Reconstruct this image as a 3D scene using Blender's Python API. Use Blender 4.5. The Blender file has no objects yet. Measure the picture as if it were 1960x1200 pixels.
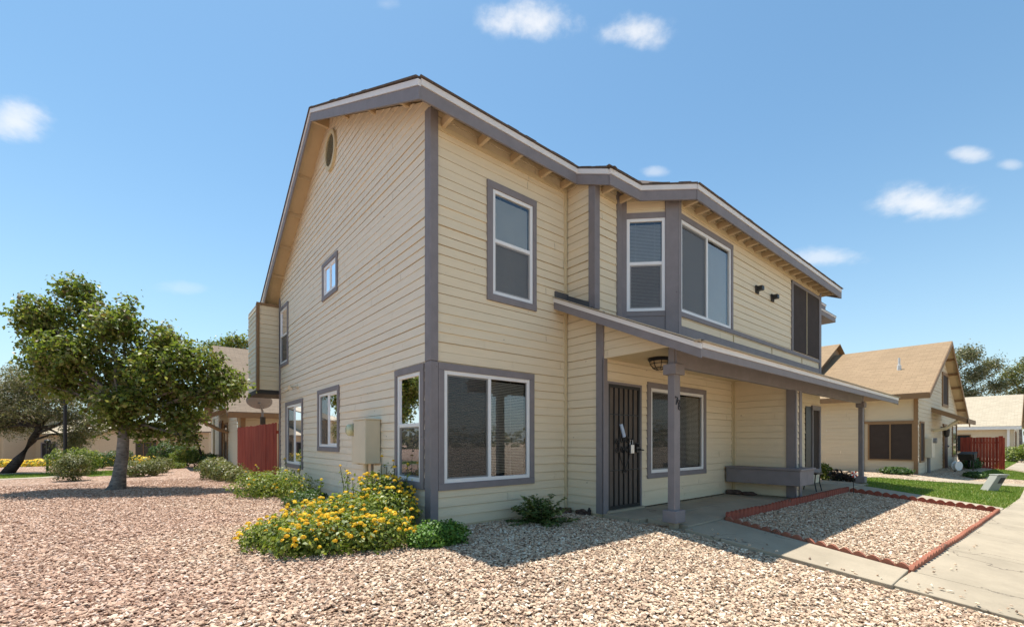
import bpy, bmesh, math, random
import numpy as np
from mathutils import Vector, Matrix
random.seed(7); rng = np.random.default_rng(11)
sc = bpy.context.scene
COL = sc.collection
R = math.radians

# ------------------------------------------------------------------ materials
def nt_new(name):
    m = bpy.data.materials.new(name); m.use_nodes = True
    nt = m.node_tree; nt.nodes.clear()
    out = nt.nodes.new('ShaderNodeOutputMaterial')
    return m, nt, out
def N(nt, t, **kw):
    n = nt.nodes.new(t)
    for k, v in kw.items():
        if k == 'ins':
            for i, val in v.items(): n.inputs[i].default_value = val
        else: setattr(n, k, v)
    return n
def L(nt, a, b): nt.links.new(a, b)
def rgba(c): return (c[0], c[1], c[2], 1.0)
def ramp(nt, stops, interp='LINEAR'):
    r = N(nt, 'ShaderNodeValToRGB'); cr = r.color_ramp; cr.interpolation = interp
    while len(cr.elements) < len(stops): cr.elements.new(0.5)
    for e, (p, c) in zip(cr.elements, stops): e.position = p; e.color = rgba(c) if len(c) == 3 else c
    return r
def pos(nt, scale=(1, 1, 1)):
    g = N(nt, 'ShaderNodeNewGeometry'); mp = N(nt, 'ShaderNodeMapping'); mp.inputs['Scale'].default_value = scale
    L(nt, g.outputs['Position'], mp.inputs['Vector']); return mp.outputs['Vector']
def noise(nt, vec, scale, detail=4, rough=.6):
    n = N(nt, 'ShaderNodeTexNoise'); n.inputs['Scale'].default_value = scale
    n.inputs['Detail'].default_value = detail; n.inputs['Roughness'].default_value = rough
    if vec is not None: L(nt, vec, n.inputs['Vector'])
    return n.outputs['Fac']
def mix(nt, fac, a, b, bt='MIX'):
    m = N(nt, 'ShaderNodeMix', data_type='RGBA', blend_type=bt)
    for s, v in ((m.inputs[0], fac), (m.inputs[6], a), (m.inputs[7], b)):
        if isinstance(v, (int, float)): s.default_value = v
        elif isinstance(v, tuple): s.default_value = rgba(v)
        else: L(nt, v, s)
    return m.outputs[2]
def mth(nt, op, a, b=None, c=None, clamp=False):
    m = N(nt, 'ShaderNodeMath', operation=op, use_clamp=clamp)
    for i, v in enumerate((a, b, c)):
        if v is None: continue
        if isinstance(v, (int, float)): m.inputs[i].default_value = v
        else: L(nt, v, m.inputs[i])
    return m.outputs[0]
def principled(nt, out, col, rough=.6, spec=.3, bump=None, bstr=.3, bdist=.01, metal=0.0):
    p = N(nt, 'ShaderNodeBsdfPrincipled')
    if isinstance(col, tuple): p.inputs['Base Color'].default_value = rgba(col)
    else: L(nt, col, p.inputs['Base Color'])
    if isinstance(rough, (int, float)): p.inputs['Roughness'].default_value = rough
    else: L(nt, rough, p.inputs['Roughness'])
    p.inputs['Specular IOR Level'].default_value = spec; p.inputs['Metallic'].default_value = metal
    if bump is not None:
        b = N(nt, 'ShaderNodeBump'); b.inputs['Strength'].default_value = bstr; b.inputs['Distance'].default_value = bdist
        L(nt, bump, b.inputs['Height']); L(nt, b.outputs['Normal'], p.inputs['Normal'])
    L(nt, p.outputs[0], out.inputs['Surface']); return p

def mat_paint(name, c, worn, chips=.6, stretch=(1.2, 1.2, 14), var=.15):
    """old painted wood: faint board-to-board tint, grain, small bare knots"""
    m, nt, out = nt_new(name)
    v = pos(nt); vs = pos(nt, stretch)
    f1 = noise(nt, vs, 1.6, 5, .65); f2 = noise(nt, v, .55, 3)
    c1 = mix(nt, f1, tuple(x*(1-var) for x in c), tuple(min(1, x*(1+var*.8)) for x in c))
    c2 = mix(nt, mth(nt, 'MULTIPLY', f2, .35), c1, tuple(x*y for x, y in zip(c, (.94, .9, .84))))
    vor = N(nt, 'ShaderNodeTexVoronoi'); vor.inputs['Scale'].default_value = 3.1
    L(nt, pos(nt, (1, 1, 1.9)), vor.inputs['Vector'])
    vor.inputs['Randomness'].default_value = 1
    spot = mth(nt, 'LESS_THAN', mth(nt, 'ADD', vor.outputs['Distance'], mth(nt, 'MULTIPLY', noise(nt, v, 30, 2), .10)), .10)
    sel = mth(nt, 'GREATER_THAN', noise(nt, v, 2.3, 2), .49)
    spot = mth(nt, 'MULTIPLY', mth(nt, 'MULTIPLY', spot, sel), chips)
    c3 = mix(nt, spot, c2, worn)
    # peeling streaks along the boards
    pe = noise(nt, pos(nt, (3, 3, 40)), 2.0, 6, .7)
    pm = ramp(nt, [(.70, (0, 0, 0)), (.76, (1, 1, 1))]); L(nt, pe, pm.inputs[0])
    c4 = mix(nt, mth(nt, 'MULTIPLY', pm.outputs[0], .35*chips), c3, worn)
    bmp = noise(nt, pos(nt, (6, 6, 120)), 3, 4)
    principled(nt, out, c4, .62, .25, bmp, .25, .004); return m
def mat_plain(name, c, rough=.5, spec=.3, var=.10, scale=6, bstr=.0, metal=0):
    m, nt, out = nt_new(name)
    f = noise(nt, pos(nt), scale, 4)
    col = mix(nt, f, tuple(x*(1-var) for x in c), tuple(min(1, x*(1+var)) for x in c))
    principled(nt, out, col, rough, spec, f if bstr else None, bstr, .005, metal); return m
def mat_leaf(name, stops, trans=.35, rough=.45, tint=1.2):
    m, nt, out = nt_new(name)
    g = N(nt, 'ShaderNodeNewGeometry')
    r = ramp(nt, stops); L(nt, g.outputs['Random Per Island'], r.inputs[0])
    p = N(nt, 'ShaderNodeBsdfPrincipled'); L(nt, r.outputs[0], p.inputs['Base Color'])
    p.inputs['Roughness'].default_value = rough; p.inputs['Specular IOR Level'].default_value = .35
    t = N(nt, 'ShaderNodeBsdfTranslucent')
    tc = mix(nt, 1.0, r.outputs[0], (tint, tint*1.05, tint*.5), 'MULTIPLY'); L(nt, tc, t.inputs[0])
    ms = N(nt, 'ShaderNodeMixShader'); ms.inputs[0].default_value = trans
    L(nt, p.outputs[0], ms.inputs[1]); L(nt, t.outputs[0], ms.inputs[2]); L(nt, ms.outputs[0], out.inputs['Surface']); return m
def mat_glass(name, tint=(.90, .93, .92), ior=2.1):
    m, nt, out = nt_new(name)
    tr = N(nt, 'ShaderNodeBsdfTransparent'); tr.inputs[0].default_value = rgba(tint)
    gl = N(nt, 'ShaderNodeBsdfGlossy'); gl.inputs['Roughness'].default_value = .015; gl.inputs[0].default_value = (.95, .95, 1, 1)
    b = N(nt, 'ShaderNodeBump'); b.inputs['Strength'].default_value = .05; b.inputs['Distance'].default_value = .02
    L(nt, noise(nt, pos(nt), 1.3, 1), b.inputs['Height']); L(nt, b.outputs[0], gl.inputs['Normal'])
    fr = N(nt, 'ShaderNodeFresnel'); fr.inputs[0].default_value = ior
    ms = N(nt, 'ShaderNodeMixShader'); L(nt, fr.outputs[0], ms.inputs[0])
    L(nt, tr.outputs[0], ms.inputs[1]); L(nt, gl.outputs[0], ms.inputs[2]); L(nt, ms.outputs[0], out.inputs['Surface']); return m
def mat_screen(name, c, opac=.6):
    m, nt, out = nt_new(name)
    d = N(nt, 'ShaderNodeBsdfDiffuse')
    f = noise(nt, pos(nt), 4, 5); L(nt, mix(nt, f, tuple(x*.75 for x in c), tuple(x*1.3 for x in c)), d.inputs[0])
    tr = N(nt, 'ShaderNodeBsdfTransparent')
    ms = N(nt, 'ShaderNodeMixShader'); ms.inputs[0].default_value = opac
    L(nt, tr.outputs[0], ms.inputs[1]); L(nt, d.outputs[0], ms.inputs[2]); L(nt, ms.outputs[0], out.inputs['Surface']); return m
def mat_shingle(name, c, axis):
    """asphalt shingles; axis = world axis the courses run along"""
    m, nt, out = nt_new(name)
    g = N(nt, 'ShaderNodeNewGeometry'); sp = N(nt, 'ShaderNodeSeparateXYZ'); L(nt, g.outputs['Position'], sp.inputs[0])
    cb = N(nt, 'ShaderNodeCombineXYZ'); L(nt, sp.outputs[0 if axis == 'X' else 1], cb.inputs[0])
    L(nt, mth(nt, 'MULTIPLY', sp.outputs[2], 2.3), cb.inputs[1])
    br = N(nt, 'ShaderNodeTexBrick'); L(nt, cb.outputs[0], br.inputs['Vector'])
    br.inputs['Scale'].default_value = 1; br.inputs['Brick Width'].default_value = .33; br.inputs['Row Height'].default_value = .15
    br.inputs['Mortar Size'].default_value = .012; br.inputs['Bias'].default_value = 0
    br.inputs['Color1'].default_value = rgba(tuple(x*.66 for x in c)); br.inputs['Color2'].default_value = rgba(tuple(x*1.25 for x in c))
    br.inputs['Mortar'].default_value = rgba(tuple(x*.45 for x in c))
    st = N(nt, 'ShaderNodeMapping'); st.inputs['Scale'].default_value = (.8, 3, 1); L(nt, cb.outputs[0], st.inputs[0])
    f = noise(nt, st.outputs[0], 2.2, 6, .75)
    col = mix(nt, f, br.outputs['Color'], tuple(x*1.25 for x in c)); 
    col = mix(nt, .35, col, mix(nt, noise(nt, pos(nt), 60, 2), tuple(x*.4 for x in c), tuple(x*1.7 for x in c)))
    principled(nt, out, col, .9, .1, br.outputs['Fac'], .5, -.01); return m
def mat_concrete(name, c):
    m, nt, out = nt_new(name)
    v = pos(nt)
    f1 = noise(nt, v, .9, 6, .65); f2 = noise(nt, v, 45, 3)
    r = ramp(nt, [(.3, tuple(x*.70 for x in c)), (.55, c), (.75, tuple(x*1.12 for x in c))]); L(nt, f1, r.inputs[0])
    col = mix(nt, mth(nt, 'MULTIPLY', f2, .5), r.outputs[0], tuple(x*.62 for x in c))
    st = ramp(nt, [(.62, (0, 0, 0)), (.72, (1, 1, 1))]); L(nt, noise(nt, v, 2.6, 5, .7), st.inputs[0])
    col = mix(nt, mth(nt, 'MULTIPLY', st.outputs[0], .3), col, (.16, .12, .09))
    wv = N(nt, 'ShaderNodeTexVoronoi', feature='DISTANCE_TO_EDGE'); wv.inputs['Scale'].default_value = .55
    wp = N(nt, 'ShaderNodeVectorMath', operation='ADD'); L(nt, v, wp.inputs[0])
    nz = N(nt, 'ShaderNodeTexNoise'); nz.inputs['Scale'].default_value = 1.6; nz.inputs['Detail'].default_value = 5; L(nt, v, nz.inputs['Vector']); L(nt, nz.outputs['Color'], wp.inputs[1]); L(nt, wp.outputs[0], wv.inputs['Vector'])
    ck = mth(nt, 'MULTIPLY', mth(nt, 'LESS_THAN', wv.outputs['Distance'], .0045), mth(nt, 'GREATER_THAN', noise(nt, v, .7, 2), .52))
    col = mix(nt, mth(nt, 'MULTIPLY', ck, .7), col, (.10, .08, .06))
    principled(nt, out, col, .85, .2, f2, .35, .004); return m
def batches(nt, v):
    """two loads of gravel: pinker stone over the left of the yard, creamier stone by the porch"""
    sp = N(nt, 'ShaderNodeSeparateXYZ'); L(nt, v, sp.inputs[0])
    f = mth(nt, 'ADD', mth(nt, 'ADD', mth(nt, 'MULTIPLY', sp.outputs[0], .2), mth(nt, 'MULTIPLY', sp.outputs[1], -.05)), mth(nt, 'MULTIPLY', noise(nt, v, .5, 4), 1.4))
    big = ramp(nt, [(.0, (.90, .76, .715)), (.55, (1.02, .96, .88)), (1.0, (1.06, 1.02, .93))]); L(nt, f, big.inputs[0]); return big
def mat_gravel_sheet(name):
    m, nt, out = nt_new(name)
    v = pos(nt)
    a = N(nt, 'ShaderNodeTexVoronoi'); a.inputs['Scale'].default_value = 27; L(nt, v, a.inputs['Vector'])
    sep = N(nt, 'ShaderNodeSeparateColor'); L(nt, a.outputs['Color'], sep.inputs[0])
    r = ramp(nt, GRAVEL); L(nt, sep.outputs[0], r.inputs[0])
    big = batches(nt, v)
    col = mix(nt, 1.0, r.outputs[0], big.outputs[0], 'MULTIPLY')
    e = N(nt, 'ShaderNodeTexVoronoi', feature='DISTANCE_TO_EDGE'); e.inputs['Scale'].default_value = 27; L(nt, v, e.inputs['Vector'])
    er = ramp(nt, [(0, (0, 0, 0)), (.22, (1, 1, 1))]); L(nt, e.outputs['Distance'], er.inputs[0])
    h = mth(nt, 'MULTIPLY', er.outputs[0], mth(nt, 'ADD', sep.outputs[1], .4))
    principled(nt, out, col, .9, .15, h, 1.0, .025); return m
GRAVEL = [(0, (.13, .085, .06)), (.13, (.33, .22, .16)), (.3, (.54, .405, .295)), (.5, (.64, .51, .38)), (.66, (.52, .365, .265)), (.80, (.74, .63, .49)), (1, (.88, .82, .72))]
def mat_stone(name):
    m, nt, out = nt_new(name)
    o = N(nt, 'ShaderNodeObjectInfo')
    r = ramp(nt, GRAVEL); L(nt, o.outputs['Random'], r.inputs[0])
    v = pos(nt)
    big = batches(nt, v)
    col = mix(nt, 1.0, r.outputs[0], big.outputs[0], 'MULTIPLY')
    col = mix(nt, mth(nt, 'MULTIPLY', noise(nt, v, 70, 3), .5), col, (.40, .29, .22))
    principled(nt, out, col, .85, .2); return m
def mat_grass(name):
    m, nt, out = nt_new(name)
    v = pos(nt)
    f = noise(nt, v, .8, 4); f2 = noise(nt, v, 14, 3)
    r = ramp(nt, [(.3, (.10, .165, .025)), (.5, (.15, .205, .035)), (.68, (.25, .235, .07))]); L(nt, mth(nt, 'ADD', mth(nt, 'MULTIPLY', f, .7), mth(nt, 'MULTIPLY', f2, .3)), r.inputs[0])
    principled(nt, out, r.outputs[0], .85, .15, f2, .8, .03); return m
def mat_bark(name, c):
    m, nt, out = nt_new(name)
    f = noise(nt, pos(nt, (5, 5, 14)), 1.5, 6, .7); f2 = noise(nt, pos(nt), 3, 3)
    r = ramp(nt, [(.36, tuple(x*.3 for x in c)), (.5, c), (.66, tuple(x*1.7 for x in c))]); L(nt, mth(nt, 'ADD', mth(nt, 'MULTIPLY', f, .6), mth(nt, 'MULTIPLY', f2, .4)), r.inputs[0])
    principled(nt, out, r.outputs[0], .9, .15, f, .8, .03); return m
def mat_boards(name, c):
    m, nt, out = nt_new(name)
    f = noise(nt, pos(nt, (9, 9, .8)), 1.3, 6, .7); f2 = noise(nt, pos(nt), 1.0, 3)
    r = ramp(nt, [(.28, tuple(x*.35 for x in c)), (.5, c), (.72, (c[0]*1.25, c[1]*1.9, c[2]*1.8))]); L(nt, f, r.inputs[0])
    col = mix(nt, mth(nt, 'MULTIPLY', f2, .4), r.outputs[0], tuple(x*.7 for x in c))
    principled(nt, out, col, .75, .2, f, .5, .006); return m

CREAM = (.775, .665, .475)
M = {}
M['siding'] = mat_paint('cream_siding_paint', CREAM, (.16, .11, .07))
M['gable_cream'] = mat_paint('gable_cream_siding_paint', (.79, .70, .55), (.18, .13, .09), .8)  # greyer, slightly paler cream than the front siding, for the gable wall
M['soffit'] = mat_paint('tan_soffit_paint', (.60, .47, .30), (.10, .06, .03), .9, (2, 2, 2))
M['trim'] = mat_paint('grey_trim_paint', (.235, .215, .222), (.10, .085, .08), .8, (3, 3, 3), .28)
M['creamtrim'] = mat_paint('cream_trim_paint', (.62, .52, .33), (.2, .14, .08), .5, (3, 3, 1.5))
M['drip'] = mat_plain('white_drip_edge', (.74, .71, .68), .5, .3, .12, 3)
M['vinyl'] = mat_plain('white_vinyl', (.80, .80, .79), .35, .4, .03)
M['glass'] = mat_glass('window_glass')
M['screen'] = mat_screen('insect_screen', (.16, .155, .155), .5)
M['screen_dark'] = mat_screen('dark_insect_screen', (.085, .08, .072), .55)
M['sunscreen'] = mat_plain('brown_sun_screen', (.055, .042, .036), .8, .15, .25, 5)
M['blind'] = mat_plain('white_blind', (.78, .77, .73), .5, .3, .06)
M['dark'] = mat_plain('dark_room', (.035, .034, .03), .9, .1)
M['shingle'] = mat_shingle('brown_shingles', (.12, .095, .08), 'X')
M['shingleN2'] = mat_shingle('tan_shingles', (.285, .20, .12), 'Y')
M['shingleN1'] = mat_shingle('grey_brown_shingles', (.22, .17, .125), 'X')
M['shingleN3'] = mat_shingle('pale_shingles', (.40, .34, .25), 'Y')
M['concrete'] = mat_concrete('concrete', (.43, .36, .26))
M['gravel_sheet'] = mat_gravel_sheet('gravel_bed')
M['stone'] = mat_stone('gravel_stone')
M['grass'] = mat_grass('lawn_grass')
M['metal_black'] = mat_plain('black_iron', (.012, .012, .013), .45, .5, .2)
M['door_screen'] = mat_screen('perforated_door_screen', (.15, .125, .105), .95)
M['steel'] = mat_plain('brushed_steel', (.55, .56, .58), .3, .5, .1, 8, 0, .9)
M['terracotta'] = mat_concrete('terracotta_concrete', (.34, .10, .065))
M['terracotta2'] = mat_concrete('faded_terracotta', (.37, .145, .09))
M['redwood'] = mat_boards('red_stained_boards', (.38, .065, .038))
M['meter'] = mat_plain('cream_metal', (.64, .57, .43), .45, .35, .08, 5)
M['meterdark'] = mat_plain('mid_grey_plate', (.2, .2, .2), .5, .3)  # even mid grey for conduits, cable and the far meter
M['meterglass'] = mat_plain('meter_glass', (.55, .56, .36), .12, .6, .3, 20)
M['dish'] = mat_plain('grey_dish', (.23, .23, .25), .45, .4, .08)
M['bark'] = mat_bark('grey_bark', (.21, .185, .16))
M['barkdark'] = mat_bark('dark_bark', (.065, .05, .042))
M['leaf_main'] = mat_leaf('broad_leaf', [(0, (.075, .105, .02)), (.35, (.165, .225, .04)), (.6, (.25, .30, .065)), (.78, (.15, .105, .045)), (.9, (.36, .39, .14)), (1, (.09, .055, .028))], .4)
M['leaf_mesq'] = mat_leaf('mesquite_leaf', [(0, (.10, .115, .04)), (.4, (.20, .20, .09)), (.7, (.26, .21, .13)), (1, (.34, .30, .20))], .3)
M['leaf_euc'] = mat_leaf('olive_leaf', [(0, (.08, .095, .045)), (.4, (.16, .165, .08)), (.75, (.25, .24, .15)), (1, (.40, .36, .28))], .3)
M['leaf_lant'] = mat_leaf('lantana_leaf', [(0, (.06, .095, .015)), (.4, (.14, .195, .03)), (.75, (.25, .30, .05)), (1, (.36, .37, .10))], .35)
M['leaf_dark'] = mat_leaf('dark_green_leaf', [(0, (.022, .055, .012)), (.5, (.05, .105, .022)), (1, (.12, .18, .045))], .3)
M['leaf_dusty'] = mat_leaf('dusty_green_leaf', [(0, (.05, .085, .025)), (.5, (.11, .165, .05)), (1, (.22, .26, .10))], .3)
M['leaf_mound'] = mat_leaf('bright_mound_leaf', [(0, (.04, .10, .012)), (.5, (.11, .23, .03)), (1, (.23, .37, .07))], .3)
M['leaf_bush'] = mat_leaf('bush_leaf', [(0, (.065, .085, .025)), (.45, (.15, .17, .05)), (.8, (.23, .23, .09)), (1, (.30, .25, .15))], .3)
M['leaf_purple'] = mat_leaf('dark_purple_leaf', [(0, (.02, .02, .015)), (1, (.06, .04, .04))], .2)
M['petal'] = mat_leaf('yellow_petal', [(0, (.84, .42, .015)), (.4, (.92, .64, .03)), (.85, (.92, .72, .06)), (1, (.78, .28, .01))], .25, .6, 1.0)
M['stem'] = mat_plain('green_stem', (.10, .11, .04), .7, .2)
M['stucco'] = mat_plain('beige_stucco', (.55, .44, .29), .9, .1, .10, 12, .3)
M['tansiding'] = mat_paint('pale_tan_siding', (.63, .545, .40), (.25, .18, .1), .3)
M['browntrim'] = mat_paint('brown_trim', (.27, .165, .085), (.12, .07, .04), .4, (3, 3, 3))
M['brown'] = mat_plain('dark_brown_door', (.07, .035, .025), .6, .3)
M['number'] = mat_plain('black_number', (.015, .015, .02), .4, .5)
M['lampglass'] = mat_plain('amber_lamp_glass', (.55, .42, .25), .25, .5, .2)
M['plastic_white'] = mat_plain('white_plastic', (.75, .75, .72), .4, .4)
M['plastic_red'] = mat_plain('red_plastic', (.5, .03, .02), .4, .4)
M['rock'] = mat_bark('brown_rock', (.14, .09, .07))
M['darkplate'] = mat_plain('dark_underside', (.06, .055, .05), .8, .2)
M['utility'] = mat_plain('utility_grey_green', (.27, .27, .225), .6, .3, .1)

# ------------------------------------------------------------------ object helpers
def tag(o, label=None, cat=None, group=None, kind=None):
    if label: o['label'] = label
    if cat: o['category'] = cat
    if group: o['group'] = group
    if kind: o['kind'] = kind
    return o
def empty(name, loc, label, cat, group=None):
    o = bpy.data.objects.new(name, None); COL.objects.link(o); o.location = loc; o.empty_display_size = .2
    return tag(o, label, cat, group)
def mesh_obj(name, verts, faces, mat, parent=None, recalc=True, smooth=False):
    me = bpy.data.meshes.new(name); me.from_pydata(verts, [], faces); me.validate()
    if recalc:
        bm = bmesh.new(); bm.from_mesh(me); bmesh.ops.recalc_face_normals(bm, faces=bm.faces); bm.to_mesh(me); bm.free()
    if smooth: me.polygons.foreach_set('use_smooth', [True]*len(me.polygons))
    me.materials.append(mat)
    o = bpy.data.objects.new(name, me); COL.objects.link(o)
    if parent is not None:
        o.parent = parent
        o.matrix_parent_inverse = Matrix.Translation(parent_world(parent)).inverted()
    return o
def parent_world(p):
    v = Vector((0, 0, 0))
    if p.type == 'EMPTY': v = Vector(p.location)
    return v
class Fr:
    """local frame on a wall: a = along the wall, b = outward, c = up"""
    def __init__(s, o, u, n): s.o = Vector((o[0], o[1], o[2] if len(o) > 2 else 0)); s.u = Vector((u[0], u[1], 0)).normalized(); s.n = Vector((n[0], n[1], 0)).normalized()
    def p(s, a, b, c): return tuple(s.o + s.u*a + s.n*b + Vector((0, 0, c)))
WORLD = Fr((0, 0), (1, 0), (0, 1))
class MB:
    def __init__(s): s.v = []; s.f = []
    def quad(s, *ps):
        i = len(s.v); s.v += [tuple(p) for p in ps]; s.f.append(tuple(range(i, i+len(ps)))); return s
    def box(s, fr, a0, a1, b0, b1, c0, c1):
        i = len(s.v)
        for c in (c0, c1):
            for a, b in ((a0, b0), (a1, b0), (a1, b1), (a0, b1)): s.v.append(fr.p(a, b, c))
        s.f += [(i, i+3, i+2, i+1), (i+4, i+5, i+6, i+7), (i, i+1, i+5, i+4), (i+1, i+2, i+6, i+5), (i+2, i+3, i+7, i+6), (i+3, i, i+4, i+7)]; return s
    def prism(s, poly, vec):
        """extrude a planar polygon (list of 3D points) along vec"""
        n = len(poly); i = len(s.v); vec = Vector(vec)
        s.v += [tuple(p) for p in poly] + [tuple(Vector(p)+vec) for p in poly]
        s.f.append(tuple(range(i, i+n))); s.f.append(tuple(range(i+2*n-1, i+n-1, -1)))
        for k in range(n): s.f.append((i+k, i+(k+1) % n, i+n+(k+1) % n, i+n+k))
        return s
    def beam(s, p, q, w, h, up=(0, 0, 1)):
        p = Vector(p); q = Vector(q); d = (q-p).normalized(); sd = d.cross(Vector(up)).normalized(); u = sd.cross(d)
        poly = [p+sd*w/2+u*h/2, p-sd*w/2+u*h/2, p-sd*w/2-u*h/2, p+sd*w/2-u*h/2]
        return s.prism(poly, q-p)
    def tube(s, pts, rad, n=8, cap=True):
        pts = [Vector(p) for p in pts]; rad = rad if isinstance(rad, (list, tuple)) else [rad]*len(pts)
        rings = []
        for k, p in enumerate(pts):
            d = (pts[min(k+1, len(pts)-1)]-pts[max(k-1, 0)]).normalized()
            ref = Vector((1, 0, 0)) if abs(d.z) > .8 else Vector((0, 0, 1))
            x = d.cross(ref).normalized(); y = d.cross(x)
            i = len(s.v); rings.append(i)
            for a in range(n):
                t = 2*math.pi*a/n; s.v.append(tuple(p+(x*math.cos(t)+y*math.sin(t))*rad[k]))
        for a, b in zip(rings, rings[1:]):
            for k in range(n): s.f.append((a+k, a+(k+1) % n, b+(k+1) % n, b+k))
        if cap: s.f.append(tuple(rings[0]+k for k in range(n))); s.f.append(tuple(rings[-1]+k for k in reversed(range(n))))
        return s
    def lathe(s, c, prof, n=16, axis=Vector((0, 0, 1)), xdir=None):
        axis = Vector(axis).normalized(); ref = Vector((1, 0, 0)) if abs(axis.x) < .8 else Vector((0, 1, 0))
        x = axis.cross(ref).normalized(); y = axis.cross(x); c = Vector(c); rings = []
        for r, h in prof:
            i = len(s.v); rings.append(i)
            for a in range(n):
                t = 2*math.pi*a/n; s.v.append(tuple(c+axis*h+(x*math.cos(t)+y*math.sin(t))*max(r, 1e-4)))
        for a, b in zip(rings, rings[1:]):
            for k in range(n): s.f.append((a+k, a+(k+1) % n, b+(k+1) % n, b+k))
        s.f.append(tuple(rings[0]+k for k in range(n))); s.f.append(tuple(rings[-1]+k for k in reversed(range(n))))
        return s
    def build(s, name, mat, parent=None, smooth=False, recalc=True, bevel=0):
        o = mesh_obj(name, s.v, s.f, mat, parent, recalc, smooth)
        if bevel:
            md = o.modifiers.new('edge', 'BEVEL'); md.width = bevel; md.segments = 2; md.limit_method = 'ANGLE'
        return o

def T(x, y):
    """height of the ground"""
    z = -.1*min(max(0, -1.9-y), 3.6)
    t = min(max((y-24)/12, 0), 1); z -= 1.0*t*t*(3-2*t)
    return z

# ------------------------------------------------------------------ siding
def siding(mb, fr, ulo, uhi, z0, z1, openings=(), lap=.131, seed=0):
    """lapped boards from z0 to z1; ulo/uhi are numbers or functions of z; openings (a0,a1,z0,z1) stay open"""
    rr = random.Random(seed)
    lo = ulo if callable(ulo) else (lambda z: ulo); hi = uhi if callable(uhi) else (lambda z: uhi)
    z = z0
    while z < z1-1e-4:
        zt = min(z+lap, z1); g = rr.choice([.002, .003, .005, .008, .012]); thick = rr.uniform(.008, .019); ph = rr.uniform(0, 6.28); wv = rr.uniform(.001, .0035); fq = rr.uniform(1.2, 2.6)
        ztop = max(z+.01, zt-g)
        joints = []; q = rr.uniform(.8, 3.6)
        while q < 15: joints.append((q-.002, q+.0025, z+.001, ztop)); q += rr.uniform(2.2, 4.2)
        def off(zz, a): return thick-(thick-.003)*(zz-z)/lap+wv*math.sin(a*fq+ph)*(1-(zz-z)/lap)
        cuts = sorted({z, ztop, zt} | {c for o in openings for c in (o[2], o[3]) if z < c < zt})
        for c0, c1 in zip(cuts, cuts[1:]):
            mid = (c0+c1)/2
            blk = sorted([(o[0], o[1]) for o in list(openings)+joints if o[2] < mid < o[3]])
            L0, L1, H0, H1 = lo(c0), lo(c1), hi(c0), hi(c1)
            if H0 <= L0 and H1 <= L1: continue
            H1 = max(H1, L1); H0 = max(H0, L0)
            segs = []; a = (L0, L1)
            for b0, b1 in blk:
                if b0 <= max(a) or b1 >= min(H0, H1): 
                    if b1-b0 > .01:
                        segs.append((a, (max(b0, a[0]), max(b0, a[1])))); a = (max(b1, a[0]), max(b1, a[1]))
                    continue
                segs.append((a, (b0, b0))); a = (b1, b1)
            segs.append((a, (H0, H1)))
            for (l0, l1), (h0, h1) in segs:
                if h0-l0 < 1e-4 and h1-l1 < 1e-4: continue
                if mid > ztop: mb.quad(fr.p(l0, -.012, c0-.014), fr.p(h0, -.012, c0-.014), fr.p(h1, -.012, c1+.006), fr.p(l1, -.012, c1+.006)); continue
                ns = max(1, int(max(h0-l0, h1-l1)/.5))
                for k in range(ns):
                    t0, t1 = k/ns, (k+1)/ns
                    p0, p1, q0, q1 = l0+(h0-l0)*t0, l0+(h0-l0)*t1, l1+(h1-l1)*t0, l1+(h1-l1)*t1
                    mb.quad(fr.p(p0, off(c0, p0), c0), fr.p(p1, off(c0, p1), c0), fr.p(q1, off(c1, q1), c1), fr.p(q0, off(c1, q0), c1))
                    if c0 == z: mb.quad(fr.p(p0, off(c0, p0), c0), fr.p(p1, off(c0, p1), c0), fr.p(p1, -.012, c0), fr.p(p0, -.012, c0))
        z = zt
    return mb

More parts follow.
